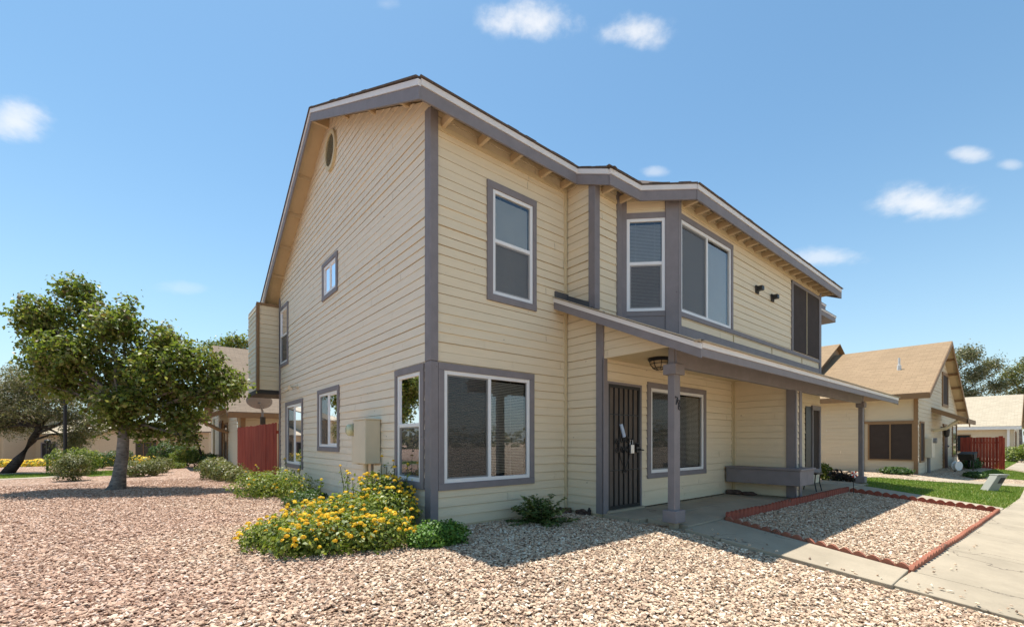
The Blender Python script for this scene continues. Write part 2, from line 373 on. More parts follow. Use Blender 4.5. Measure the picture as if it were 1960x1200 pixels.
# ------------------------------------------------------------------ windows
def window(parent, fr, a0, a1, z0, z1, kind='slider', cas=(.09, .09, .1, .1), screen=None, blinds=True, casmat='trim', glassmat='glass', name='window', blind_mat='blind', closed=.5, scrmat='screen_dark'):
    """white vinyl window in a wall opening; cas = casing widths left, right, top, bottom"""
    mb = MB(); cl, cr, ct, cb = cas
    # casing doubles as the window's own root mesh
    if ct: mb.box(fr, a0-cl, a1+cr, -.012, .036, z1, z1+ct)
    if cb: mb.box(fr, a0-cl, a1+cr, -.012, .038, z0-cb, z0)
    if cl: mb.box(fr, a0-cl, a0, -.012, .034, z0, z1)
    if cr: mb.box(fr, a1, a1+cr, -.012, .034, z0, z1)
    w = mb.build(name, M[casmat], parent, bevel=.004)
    F = .052
    f = MB()
    f.box(fr, a0, a0+F, -.04, .018, z0, z1).box(fr, a1-F, a1, -.04, .018, z0, z1)
    f.box(fr, a0+F, a1-F, -.04, .018, z1-F, z1).box(fr, a0+F, a1-F, -.04, .018, z0, z0+F)
    i0, i1, j0, j1 = a0+F, a1-F, z0+F, z1-F
    S = .024; panes = []
    if kind == 'slider':
        m = (i0+i1)/2; f.box(fr, m-.026, m+.026, -.035, .012, j0, j1)
        panes = [(i0, m-.026, j0, j1), (m+.026, i1, j0, j1)]
    elif kind == 'hung':
        m = j0+(j1-j0)*.52; f.box(fr, i0, i1, -.035, .012, m-.026, m+.026)
        panes = [(i0, i1, j0, m-.026), (i0, i1, m+.026, j1)]
    else: panes = [(i0, i1, j0, j1)]
    f.build('frame', M['vinyl'], w, bevel=.003)
    sash = MB()
    p = panes[0] if kind != 'fixed' else None
    if p:
        sash.box(fr, p[0], p[0]+S, -.032, .003, p[2], p[3]).box(fr, p[1]-S, p[1], -.032, .003, p[2], p[3])
        sash.box(fr, p[0]+S, p[1]-S, -.032, .003, p[2], p[2]+S).box(fr, p[0]+S, p[1]-S, -.032, .003, p[3]-S, p[3])
        sash.build('sash', M['vinyl'], w)
    for k, (b0, b1, c0, c1) in enumerate(panes):
        g = MB(); g.quad(fr.p(b0, -.006, c0), fr.p(b1, -.006, c0), fr.p(b1, -.006, c1), fr.p(b0, -.006, c1)); g.build('pane', M[glassmat], w, recalc=False)
    if screen is not None:
        b0, b1, c0, c1 = panes[screen]; s = MB()
        s.quad(fr.p(b0+.004, .007, c0+.004), fr.p(b1-.004, .007, c0+.004), fr.p(b1-.004, .007, c1-.004), fr.p(b0+.004, .007, c1-.004)); s.build('insect_screen', M[scrmat], w, recalc=False)
    if blinds:
        s = MB(); z = j1-.03; k = 0
        while z > j0+.03:
            s.quad(fr.p(i0+.004, -.05, z), fr.p(i1-.004, -.05, z), fr.p(i1-.004, -.05-.022*(1-closed), z-.024*closed), fr.p(i0+.004, -.05-.022*(1-closed), z-.024*closed)); z -= .024
        for a in (i0+(i1-i0)*.2, i0+(i1-i0)*.8): s.quad(fr.p(a, -.048, j0), fr.p(a+.004, -.048, j0), fr.p(a+.004, -.048, j1), fr.p(a, -.048, j1))
        s.build('blind', M[blind_mat], w, recalc=False)
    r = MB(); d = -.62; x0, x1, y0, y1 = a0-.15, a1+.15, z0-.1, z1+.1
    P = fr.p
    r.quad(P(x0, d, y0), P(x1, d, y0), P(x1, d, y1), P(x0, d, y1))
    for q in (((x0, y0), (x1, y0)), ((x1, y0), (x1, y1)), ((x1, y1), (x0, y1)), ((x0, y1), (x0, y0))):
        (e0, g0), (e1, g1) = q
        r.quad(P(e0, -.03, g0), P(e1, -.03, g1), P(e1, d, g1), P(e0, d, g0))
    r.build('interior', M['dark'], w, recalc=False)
    return w

# ------------------------------------------------------------------ foliage
def leaf_arrays(c, size, nrm, aspect=.5, fold=.15, dirs=None):
    n = len(c)
    nrm = nrm/np.linalg.norm(nrm, axis=1, keepdims=True)
    t = rng.normal(size=(n, 3)) if dirs is None else dirs+rng.normal(size=(n, 3))*.25
    t -= nrm*(t*nrm).sum(1, keepdims=True); t /= np.linalg.norm(t, axis=1, keepdims=True)+1e-9
    b = np.cross(nrm, t); s = size[:, None]
    v = np.empty((n, 4, 3))
    v[:, 0] = c-t*s*.5; v[:, 1] = c+b*s*aspect*.5+nrm*s*fold; v[:, 2] = c+t*s*.5; v[:, 3] = c-b*s*aspect*.5+nrm*s*fold
    return v.reshape(-1, 3)
def leaf_obj(name, v, mat, parent=None, extra=None):
    n = len(v)//4
    me = bpy.data.meshes.new(name)
    me.vertices.add(len(v)); me.vertices.foreach_set('co', np.ascontiguousarray(v, dtype=np.float32).ravel())
    me.loops.add(4*n); me.loops.foreach_set('vertex_index', np.arange(4*n, dtype=np.int32))
    me.polygons.add(n); me.polygons.foreach_set('loop_start', np.arange(0, 4*n, 4, dtype=np.int32)); me.polygons.foreach_set('loop_total', np.full(n, 4, dtype=np.int32))
    me.update(calc_edges=True); me.materials.append(mat)
    o = bpy.data.objects.new(name, me); COL.objects.link(o)
    if parent is not None: o.parent = parent; o.matrix_parent_inverse = Matrix.Translation(parent_world(parent)).inverted()
    return o
def blob_pts(blobs, n, shell=.55):
    """points in ellipsoid clumps (x,y,z,rx,ry,rz), weighted towards the outside"""
    blobs = np.array(blobs, float); w = (blobs[:, 3]*blobs[:, 4]*blobs[:, 5])**.67; w /= w.sum()
    k = rng.choice(len(blobs), n, p=w)
    d = rng.normal(size=(n, 3)); d /= np.linalg.norm(d, axis=1, keepdims=True)
    r = shell+(1-shell)*rng.random(n)**.6
    r *= 1+.18*np.sin(d[:, 0]*7+k*1.7)*np.sin(d[:, 2]*6+k)
    inner = rng.random(n) < .25; r[inner] *= rng.random(inner.sum())
    return blobs[k, :3]+d*r[:, None]*blobs[k, 3:6], d
def bush(name, loc, blobs, n, size, mat, label, cat='shrub', up=.5, aspect=.5, group=None, stems=True, minz=.01, flat=None):
    root = empty(name, loc, label, cat, group)
    pts, d = blob_pts(blobs, n)
    pts = pts+np.array(loc); pts[:, 2] = np.maximum(pts[:, 2], loc[2]+minz+rng.random(n)*.05)
    nr = d+rng.normal(size=d.shape)*.6+np.array([0, 0, up])
    leaf_obj('foliage', leaf_arrays(pts, size*(.6+.8*rng.random(n)), nr, aspect), mat, root)
    if stems:
        s = MB(); bl = np.array(blobs)
        for b in bl:
            for k in range(3):
                a = rng.random()*6.28; q = Vector((loc[0]+b[0]+math.cos(a)*b[3]*.5, loc[1]+b[1]+math.sin(a)*b[4]*.5, loc[2]+b[2]+b[5]*.6))
                s.tube([(loc[0]+b[0]*.6, loc[1]+b[1]*.6, loc[2]-.03), ((loc[0]+b[0]+q.x)/2, (loc[1]+b[1]+q.y)/2, loc[2]+b[2]*.6), q], [.012, .009, .005], 5)
        s.build('stems', M['barkdark'], root)
    return root

# camera-facing ground axes, used only to lay out crowns whose outline was measured in metres
RT = Vector((.7716, -.6361, 0)); FW = Vector((.6361, .7716, 0))
def off(base, r, d, z): v = Vector(base)+RT*r+FW*d; return (v.x, v.y, base[2]+z)

# ================================================================== GROUND
xs = np.unique(np.concatenate([np.arange(-9, 14.01, .25), np.arange(-60, -9, 3), np.arange(14, 40, 1.), np.arange(40, 320, 20), np.arange(-300, -60, 30)]))
ys = np.unique(np.concatenate([np.arange(-7, 12.01, .25), np.arange(12, 45, 1.), np.arange(-60, -7, 4), np.arange(45, 320, 20), np.arange(-300, -60, 30)]))
gv = [(float(x), float(y), T(x, y)) for y in ys for x in xs]; nx = len(xs)
gf = [(j*nx+i, j*nx+i+1, (j+1)*nx+i+1, (j+1)*nx+i) for j in range(len(ys)-1) for i in range(nx-1)]
tag(mesh_obj('ground', gv, gf, M['gravel_sheet'], recalc=False, smooth=True), kind='structure')

def slab(name, poly, mat, top=.05, thick=.12, sub=True):
    """flat paving laid on the ground, following its slope"""
    bm = bmesh.new(); vs = [bm.verts.new((x, y, 0)) for x, y in poly]; bm.faces.new(vs)
    if sub:
        for y in (-2.15, -2.6, -3.0, -3.5, -4.0, -4.5, -5.0):
            bmesh.ops.bisect_plane(bm, geom=bm.verts[:]+bm.edges[:]+bm.faces[:], plane_co=(0, y, 0), plane_no=(0, 1, 0))
    r = bmesh.ops.extrude_face_region(bm, geom=bm.faces[:])
    new = {e for e in r['geom'] if isinstance(e, bmesh.types.BMVert)}
    for v in bm.verts: v.co.z = T(v.co.x, v.co.y)+(top if v in new else top-thick)
    bmesh.ops.recalc_face_normals(bm, faces=bm.faces)
    me = bpy.data.meshes.new(name); bm.to_mesh(me); bm.free(); me.materials.append(mat)
    o = bpy.data.objects.new(name, me); COL.objects.link(o)
    md = o.modifiers.new('edge', 'BEVEL'); md.width = .008; md.segments = 2; md.limit_method = 'ANGLE'
    return tag(o, kind='structure')
g = .006
# porch slab in bays divided by joints
for k, (x0, x1) in enumerate(((2.56, 3.75), (3.75, 5.2), (5.2, 7.0), (7.0, 9.5), (9.5, 12.2))):
    for y0, y1 in ((-2.1, -1.45), (-1.45, -.79)):
        if k == 0 and y0 < -2: x0 = 2.76
        elif k == 0: x0 = 2.56
        slab('porch_slab', [(x0+g, y0+g), (x1-g, y0+g), (x1-g, y1-g), (x0+g, y1-g)], M['concrete'], .06, .14, False)
slab('path', [(2.63, -4.25), (3.42, -4.25), (3.72, -2.115), (2.63, -2.115)], M['concrete'], .045)
slab('path', [(10.75, -4.6), (11.25, -4.6), (11.7, -2.0), (10.5, -2.12)], M['concrete'], .03)
slab('path', [(9.9, -2.11), (11.7, -2.0), (13.3, -1.75), (13.3, -.9), (12.2, -.8), (12.2, -2.11)], M['concrete'], .02)
xj = [2.7, 3.46, 5.2, 7.0, 8.8, 10.6, 12.4, 14.2, 16, 18, 20, 22.5, 25, 28, 32, 37, 43, 50, 60]
for a, b in zip(xj, xj[1:]):
    yl = lambda x: -4.27-.045*(x-3.46) if x < 14 else -4.75
    slab('sidewalk', [(a+g, -5.75), (b-g, -5.75), (b-g, yl(b)), (a+g, yl(a))], M['concrete'], .03)
slab('path', [(14.3, -.2), (15.0, -1.56), (16.0, -2.78), (17.4, -3.81), (18.6, -4.74), (19.7, -4.74), (18.5, -3.6), (17.4, -2.4), (16.5, -1.1), (15.9, .6)], M['concrete'], .02, .1, False)
slab('path', [(28.7, -4.49), (40, -4.5), (40, -4.0), (30, -3.9)], M['concrete'], .02, .1, False)
slab('path', [(-9.5, 14.6), (-6.6, 15.0), (-5.3, 15.3), (-4.6, 16.4), (-4.9, 16.6), (-5.6, 15.75), (-9.5, 15.2)], M['concrete'], .012, .1, False)
slab('path', [(-14, 18.2), (-5.0, 18.0), (-5.0, 18.7), (-14, 19)], M['concrete'], .012, .1, False)

def patch(name, poly, mat, dz):
    bm = bmesh.new(); bm.faces.new([bm.verts.new((x, y, 0)) for x, y in poly])
    for y in np.arange(-5, 2, .4): bmesh.ops.bisect_plane(bm, geom=bm.verts[:]+bm.edges[:]+bm.faces[:], plane_co=(0, float(y), 0), plane_no=(0, 1, 0))
    for v in bm.verts: v.co.z = T(v.co.x, v.co.y)+dz
    bmesh.ops.recalc_face_normals(bm, faces=bm.faces)
    me = bpy.data.meshes.new(name); bm.to_mesh(me); bm.free(); me.materials.append(mat)
    o = bpy.data.objects.new(name, me); COL.objects.link(o); return tag(o, kind='structure')
LAWN = [[(11.8, -1.95), (11.3, -4.66), (14, -4.74), (18.5, -4.74), (17.3, -3.85), (15.95, -2.82), (14.95, -1.6), (14.3, -.3), (13.4, -.9), (13.35, -1.75)],
        [(22.2, -3.3), (21.6, -4.0), (22.3, -4.68), (27, -4.68), (28.4, -4.2), (28.3, -3.6)],
        [(29.3, -3.85), (31.0, -3.3), (42, -3.4), (42, -3.95)],
        [(-9.5, 15.25), (-5.6, 15.8), (-5.0, 16.8), (-5.2, 17.95), (-9.5, 18.1)],
        [(-4.4, 15.1), (-3.4, 15.3), (-2.9, 17.2), (-3.6, 18.4), (-4.6, 18.2), (-4.9, 16.7)]]
for p in LAWN: patch('lawn', p, M['grass'], .01)
# grass blades
def in_poly(px, py, poly):
    inside = np.zeros(len(px), bool); j = len(poly)-1
    for i in range(len(poly)):
        xi, yi = poly[i]; xj_, yj_ = poly[j]
        c = ((yi > py) != (yj_ > py)) & (px < (xj_-xi)*(py-yi)/(yj_-yi+1e-12)+xi); inside ^= c; j = i
    return inside
bl = []
for p, n in zip(LAWN, (42000, 9000, 4000, 12000, 6000)):
    q = np.array(p); x = rng.uniform(q[:, 0].min(), q[:, 0].max(), n); y = rng.uniform(q[:, 1].min(), q[:, 1].max(), n)
    k = in_poly(x, y, p); bl.append(np.stack([x[k], y[k]], 1))
bl = np.concatenate(bl); n = len(bl)
zz = np.array([T(a, b) for a, b in bl])
h = .025+.035*rng.random(n); a = rng.random(n)*6.28; w = .006
ln = rng.normal(size=(n, 2))*.015
gvv = np.empty((n, 4, 3))
gvv[:, 0] = np.stack([bl[:, 0]-np.cos(a)*w, bl[:, 1]-np.sin(a)*w, zz+.008], 1); gvv[:, 1] = np.stack([bl[:, 0]+np.cos(a)*w, bl[:, 1]+np.sin(a)*w, zz+.008], 1)
gvv[:, 2] = np.stack([bl[:, 0]+ln[:, 0]+np.cos(a)*.002, bl[:, 1]+ln[:, 1]+np.sin(a)*.002, zz+h], 1); gvv[:, 3] = np.stack([bl[:, 0]+ln[:, 0]-np.cos(a)*.002, bl[:, 1]+ln[:, 1]-np.sin(a)*.002, zz+h], 1)
M['blade'] = mat_leaf('grass_blade', [(0, (.10, .18, .02)), (.5, (.16, .25, .035)), (.85, (.25, .29, .06)), (1, (.36, .31, .13))], .3)
tag(leaf_obj('grass', gvv.reshape(-1, 3), M['blade']), 'short green grass growing on the lawn patches', 'grass', kind='stuff')

# ------------------------------------------------------------------ loose gravel
BED = [(3.78, -2.15), (3.5, -4.22), (10.3, -4.52), (9.95, -2.2)]
def gravel_points():
    out = []
    # main yard: everything in front of and beside the house that is close
    for (x0, x1, y0, y1) in ((-7.5, 2.62, -6.2, 0), (-7.5, -.02, 0, 12)):
        n = int((x1-x0)*(y1-y0)*1850); x = rng.uniform(x0, x1, n); y = rng.uniform(y0, y1, n)
        d = np.hypot(x+2.91, y+5.21); dep = (x+2.91)*.636+(y+5.21)*.772
        lat = (x+2.91)*.772-(y+5.21)*.636
        k = (dep > 1.9) & (np.abs(lat) < dep*1.25+.6) & (rng.random(n) < np.clip(1.35-d*.055, .25, 1))
        out.append(np.stack([x[k], y[k]], 1))
    q = np.array(BED); n = 28000
    x = rng.uniform(3.4, 10.4, n); y = rng.uniform(-4.6, -2.1, n); k = in_poly(x, y, BED); out.append(np.stack([x[k], y[k]], 1))
    p = np.concatenate(out)
    bad = ((p[:, 0] > 2.5) & (p[:, 1] > -2.12) & (p[:, 0] < 3.4)) | ((p[:, 0] > 2.58) & (p[:, 0] < 3.5) & (p[:, 1] > -4.3))
    bad |= (p[:, 0] > 2.66) & (p[:, 0] < 3.5)
    p = p[~bad]
    z = np.array([T(a, b) for a, b in p])
    m = 22; st = np.column_stack([2.66+np.abs(rng.normal(size=m))*.16, rng.uniform(-4.2, -2.15, m)]); st2 = np.column_stack([rng.uniform(3.5, 10.2, m), -4.36-np.abs(rng.normal(size=m))*.14-.03]); st3 = np.column_stack([2.72+np.abs(rng.normal(size=m))*.15, rng.uniform(-5.6, -4.3, m)]); st = np.concatenate([st, st2, st3]); p = np.concatenate([p, st]); z = np.concatenate([z, np.array([T(a, b)+.042 for a, b in st])])
    return np.column_stack([p, z+.004+rng.random(len(p))*.012])
gp = gravel_points()
me = bpy.data.meshes.new('gravel'); me.vertices.add(len(gp)); me.vertices.foreach_set('co', gp.astype(np.float32).ravel()); me.update()
me.materials.append(M['stone'])
gobj = bpy.data.objects.new('gravel', me); COL.objects.link(gobj)
tag(gobj, 'loose crushed pink and tan gravel covering the yard and the edged bed', 'gravel', kind='stuff')
ng = bpy.data.node_groups.new('gravel_stones', 'GeometryNodeTree')
ng.interface.new_socket('Geometry', in_out='INPUT', socket_type='NodeSocketGeometry'); ng.interface.new_socket('Geometry', in_out='OUTPUT', socket_type='NodeSocketGeometry')
gi = ng.nodes.new('NodeGroupInput'); go = ng.nodes.new('NodeGroupOutput')
jn = ng.nodes.new('GeometryNodeJoinGeometry')
for k, s3 in enumerate(((1.35, .8, .5), (1, .8, .65), (1.6, .65, .45), (1.2, .95, .4), (.8, .6, .7), (1.5, .9, .5))):
    ico = ng.nodes.new('GeometryNodeMeshIcoSphere'); ico.inputs['Radius'].default_value = .5; ico.inputs['Subdivisions'].default_value = 2
    nz = ng.nodes.new('ShaderNodeTexNoise'); nz.noise_dimensions = '4D'; nz.inputs['Scale'].default_value = 1.7; nz.inputs['W'].default_value = k*3.7; nz.inputs['Detail'].default_value = 1
    sb = ng.nodes.new('ShaderNodeVectorMath'); sb.operation = 'SUBTRACT'; sb.inputs[1].default_value = (.5, .5, .5)
    ms = ng.nodes.new('ShaderNodeVectorMath'); ms.operation = 'SCALE'; ms.inputs['Scale'].default_value = 1.25
    ng.links.new(nz.outputs['Color'], sb.inputs[0]); ng.links.new(sb.outputs[0], ms.inputs[0])
    sp = ng.nodes.new('GeometryNodeSetPosition'); ng.links.new(ico.outputs[0], sp.inputs[0]); ng.links.new(ms.outputs[0], sp.inputs['Offset'])
    tr = ng.nodes.new('GeometryNodeTransform'); tr.inputs['Scale'].default_value = s3; ng.links.new(sp.outputs[0], tr.inputs[0])
    sm = ng.nodes.new('GeometryNodeSetMaterial'); sm.inputs['Material'].default_value = M['stone']; ng.links.new(tr.outputs[0], sm.inputs[0])
    ti = ng.nodes.new('GeometryNodeGeometryToInstance'); ng.links.new(sm.outputs[0], ti.inputs[0]); ng.links.new(ti.outputs[0], jn.inputs[0])
iop = ng.nodes.new('GeometryNodeInstanceOnPoints'); iop.inputs['Pick Instance'].default_value = True
mp = ng.nodes.new('GeometryNodeMeshToPoints'); ng.links.new(gi.outputs[0], mp.inputs[0]); ng.links.new(mp.outputs[0], iop.inputs['Points']); ng.links.new(jn.outputs[0], iop.inputs['Instance'])
rot = ng.nodes.new('FunctionNodeRandomValue'); rot.data_type = 'FLOAT_VECTOR'; rot.inputs[0].default_value = (-.45, -.45, 0); rot.inputs[1].default_value = (.45, .45, 6.28)
scl = ng.nodes.new('FunctionNodeRandomValue'); scl.data_type = 'FLOAT'; scl.inputs[2].default_value = .015; scl.inputs[3].default_value = .034
rid = ng.nodes.new('FunctionNodeRandomValue'); rid.data_type = 'INT'; rid.inputs[4].default_value = 0; rid.inputs[5].default_value = 5
ng.links.new(rot.outputs[0], iop.inputs['Rotation']); ng.links.new(scl.outputs[1], iop.inputs['Scale']); ng.links.new(rid.outputs[2], iop.inputs['Instance Index'])
ng.links.new(iop.outputs[0], go.inputs[0])
gobj.modifiers.new('stones', 'NODES').node_group = ng

# ================================================================== MAIN HOUSE
H = empty('town_house', (0, 0, 0), 'two storey cream sided townhouse with grey trim and a front porch', 'house')
GX = Fr((0, 0), (0, 1), (-1, 0))         # gable end, facing the yard
FY = Fr((0, 0), (1, 0), (0, -1))         # front wall
SX = Fr((2.6, 0), (0, -1), (-1, 0))      # side of the projecting part
BY = Fr((0, -.6), (1, 0), (0, -1))
CH = Fr((3.29, -.6), (1, -1), (-1, -1)); CHL = .92
UY = Fr((0, -1.25), (1, 0), (0, -1))
DY = Fr((0, -.78), (1, 0), (0, -1))
MX = Fr((7.05, -.78), (0, -1), (-1, 0))
RY, RZ = 4.3, 7.86                       # ridge underside line at the wall
fz = lambda y: 5.70+.507*y               # roof deck underside, front slope
rz = lambda y: RZ+.02-.545*(y-RY)        # rear slope
DEPTH = 8.66
def gz_lo(z): return 0 if z < 5.70 else (z-5.70)/.507
def gz_hi(z): return DEPTH if z < rz(DEPTH) else RY+(RZ+.02-z)/.545
wins_g = [(.27, 1.0, .63, 2.155), (3.71, 4.92, 1.07, 2.2), (6.34, 7.84, .60, 2.125), (7.77, 8.58, 3.33, 4.83), (3.80, 4.60, 4.25, 4.86)]
mb = MB(); siding(mb, GX, gz_lo, gz_hi, .04, 7.86, wins_g, seed=1); mb.build('gable_wall', M['gable_cream'], H, recalc=False)
mb = MB(); siding(mb, FY, .0, 2.58, .04, 5.62, [(.178, 1.73, .622, 2.153), (1.0, 1.795, 3.352, 4.9)], seed=2); mb.build('front_wall', M['siding'], H, recalc=False)
mb = MB(); siding(mb, SX, 0.0, .60, 3.2, 5.5, seed=3); siding(mb, SX, 0, .76, .04, 3.2, seed=3); siding(mb, SX, .76, lambda z: min(1.93, max(.76, 2.5-(z-2.35)/.465)), 2.48, 3.14, seed=4)
mb.build('side_wall', M['siding'], H, recalc=False)
mb = MB(); siding(mb, BY, 2.6, 3.29, 2.95, 5.45, seed=5); siding(mb, CH, 0, CHL, 2.6, 5.4, [(.088, .722, 3.372, 4.936)], seed=6)
siding(mb, UY, 3.94, 11.2, 2.75, 5.42, [(4.02, 5.88, 3.372, 4.93), (9.15, 11.1, 3.40, 5.0)], seed=7); mb.build('upper_wall', M['siding'], H, recalc=False)
mb = MB(); siding(mb, DY, 2.6, 7.05, .075, 2.6, [(2.66, 3.60, 0, 2.14), (3.86, 5.72, .632, 2.12)], seed=8); mb.build('porch_wall', M['siding'], H, recalc=False)
mb = MB(); siding(mb, MX, 0, 1.19, .075, 2.6, seed=9); siding(mb, Fr((0, -1.97), (1, 0), (0, -1)), 7.06, 7.40, .075, 2.5, seed=10); 
mb.box(WORLD, 7.07, 7.40, -1.955, -.79, .06, 2.5); mb.build('party_wall', M['siding'], H, recalc=False)
mb = MB(); siding(mb, UY, 9.0, 11.2, .075, 2.6, [(10.1, 10.45, .1, 2.05), (10.55, 11.05, .45, 2.0)], seed=11); mb.build('lower_wall', M['siding'], H, recalc=False)
# concealed cores so that no light leaks
mb = MB(); mb.quad((.02, DEPTH, 0), (11.2, DEPTH, 0), (11.2, DEPTH, 5.5), (.02, DEPTH, 5.5)); mb.quad((11.2, -1.25, 0), (11.2, DEPTH, 0), (11.2, DEPTH, 5.5), (11.2, RY, 7.8), (11.2, -1.25, 5.4))
mb.build('rear_wall', M['siding'], H, recalc=False)
# foundation strip
mb = MB(); mb.box(GX, 0, DEPTH, -.1, .004, -.3, .045).box(FY, 0.01, 2.6, -.1, .004, -.3, .045).box(SX, .005, .76, -.1, .004, -.3, .045); mb.build('foundation', M['creamtrim'], H)

# corner boards and trims
def board(name, fr, a0, a1, z0, z1, b=.034, mat='trim', b0=-.012): return MB().box(fr, a0, a1, b0, b, z0, z1).build(name, M[mat], H, bevel=.004)
mb = MB(); mb.box(FY, -.034, .084, -.012, .034, .05, 2.255).box(FY, -.034, .084, -.012, .034, 2.262, 5.60).box(GX, .0125, .125, -.012, .0338, .05, 2.255).box(GX, .0125, .125, -.012, .0338, 2.262, 5.62)
mb.build('corner_board', M['trim'], H, bevel=.004)
MB().box(GX, DEPTH-.09, DEPTH+.02, -.05, .034, .05, 5.2).build('corner_board', M['trim'], H, bevel=.004)
mb = MB(); mb.box(FY, 2.515, 2.575, -.012, .03, .05, 3.38).box(FY, 2.515, 2.575, -.012, .03, 3.6, 5.5); mb.build('corner_board', M['creamtrim'], H, bevel=.004)
mb = MB(); mb.box(SX, .50, .634, -.012, .034, 3.33, 5.42).box(BY, 2.567, 2.69, -.012, .0335, 3.30, 5.42); mb.build('corner_board', M['trim'], H, bevel=.004)
mb = MB(); mb.box(SX, .655, .80, -.012, .034, .05, 3.22); mb.box(DY, 2.566, 2.66, -.0, .03, .06, 2.48); mb.build('corner_board', M['trim'], H, bevel=.004)
mb = MB(); mb.box(BY, 3.15, 3.29, -.012, .033, 3.1, 5.36).box(CH, 0.0, .088, -.03, .0335, 2.9, 5.36); mb.build('corner_board', M['trim'], H, bevel=.004)
mb = MB(); mb.box(CH, .722, CHL+.01, -.03, .04, 2.85, 5.36).box(UY, 3.925, 4.015, -.03, .04, 2.85, 5.36); mb.build('corner_board', M['trim'], H, bevel=.004)
board('corner_board', UY, 11.1, 11.235, 2.8, 5.38, .036)
mb = MB(); mb.box(CH, .088, .722, -.012, .03, 4.936, 5.03); mb.build('trim_board', M['trim'], H, bevel=.003)
mb = MB(); mb.box(CH, .088, .722, -.012, .03, 3.29, 3.372).box(CH, .088, .722, -.012, .022, 2.9, 3.288); mb.build('trim_board', M['trim'], H, bevel=.003)
board('trim_board', UY, 4.015, 11.1, 3.29, 3.372, .033); board('trim_board', UY, 4.015, 11.1, 2.93, 3.13, .03)
board('trim_board', BY, 2.69, 3.15, 3.10, 3.27, .03); 
mb = MB(); mb.prism([SX.p(.0, .012, 3.665), SX.p(.0, .012, 3.54), SX.p(.52, .012, 3.30), SX.p(.52, .012, 3.425)], tuple(SX.n*.03)); mb.prism([FY.p(2.285, .012, 3.665), FY.p(2.285, .012, 3.57), FY.p(2.59, .012, 3.54), FY.p(2.59, .012, 3.665)], tuple(FY.n*.03)); mb.build('flashing', mat_plain('flashing_metal', (.10, .10, .105), .6, .3, .2), H)
for x in (6.0, 7.9, 9.8): MB().box(UY, x, x+.012, .0, .022, 3.13, 3.29).build('batten', M['creamtrim'], H)
# party wall end boards
board('corner_board', MX, 1.07, 1.225, .06, 2.42, .034)
mb = MB(); e = Fr((0, -1.97), (1, 0), (0, -1)); mb.box(e, 7.018, 7.16, -.012, .035, .06, 2.42); mb.build('corner_board', M['trim'], H, bevel=.004)
mb = MB(); mb.box(e, 7.31, 7.43, -.012, .035, .06, 2.42); mb.build('corner_board', M['trim'], H, bevel=.004)
board('corner_board', MX, 0, .06, .08, 2.5, .02, 'creamtrim'); board('corner_board', DY, 6.975, 7.03, .08, 2.5, .02, 'creamtrim')

# windows of the house
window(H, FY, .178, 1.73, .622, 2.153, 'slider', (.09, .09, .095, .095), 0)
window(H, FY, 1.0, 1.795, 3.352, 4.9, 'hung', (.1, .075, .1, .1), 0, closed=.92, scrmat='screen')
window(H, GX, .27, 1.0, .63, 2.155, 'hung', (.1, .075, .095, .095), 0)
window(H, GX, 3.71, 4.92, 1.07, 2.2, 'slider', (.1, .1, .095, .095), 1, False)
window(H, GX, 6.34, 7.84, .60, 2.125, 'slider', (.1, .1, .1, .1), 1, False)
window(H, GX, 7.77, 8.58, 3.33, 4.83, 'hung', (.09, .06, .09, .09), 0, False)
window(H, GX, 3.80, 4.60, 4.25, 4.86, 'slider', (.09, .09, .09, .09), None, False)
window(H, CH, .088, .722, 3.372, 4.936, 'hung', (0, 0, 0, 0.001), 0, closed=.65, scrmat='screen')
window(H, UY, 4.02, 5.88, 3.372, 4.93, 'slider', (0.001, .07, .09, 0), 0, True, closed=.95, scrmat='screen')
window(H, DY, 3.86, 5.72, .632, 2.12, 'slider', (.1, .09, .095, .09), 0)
# sun-screened window at the far end
w = MB().box(UY, 9.08, 9.15, -.012, .04, 3.372, 5.07).box(UY, 11.06, 11.1, -.012, .04, 3.372, 5.07).box(UY, 9.08, 11.1, -.012, .042, 5.0, 5.07).build('window', M['trim'], H, bevel=.003)
MB().box(UY, 9.15, 10.1, -.02, .026, 3.40, 5.0).build('sun_screen', M['sunscreen'], w); MB().box(UY, 10.125, 11.06, -.02, .026, 3.40, 5.0).build('sun_screen', M['sunscreen'], w)
MB().box(UY, 10.1, 10.125, -.02, .034, 3.40, 5.0).build('mullion', M['creamtrim'], w)
# neighbouring unit's door and window beyond the party wall
w = MB().box(UY, 10.48, 10.55, -.01, .05, .40, 2.05).box(UY, 11.05, 11.15, -.01, .05, .40, 2.05).box(UY, 10.48, 11.15, -.01, .052, 2.0, 2.12).box(UY, 10.48, 11.15, -.01, .06, .35, .45).build('window', M['trim'], H, bevel=.003)
MB().box(UY, 10.55, 11.05, -.02, .02, .45, 2.0).build('sun_screen', M['sunscreen'], w)
MB().box(UY, 10.05, 10.46, -.02, .03, .08, 2.08).build('screen_door', M['metal_black'], H)

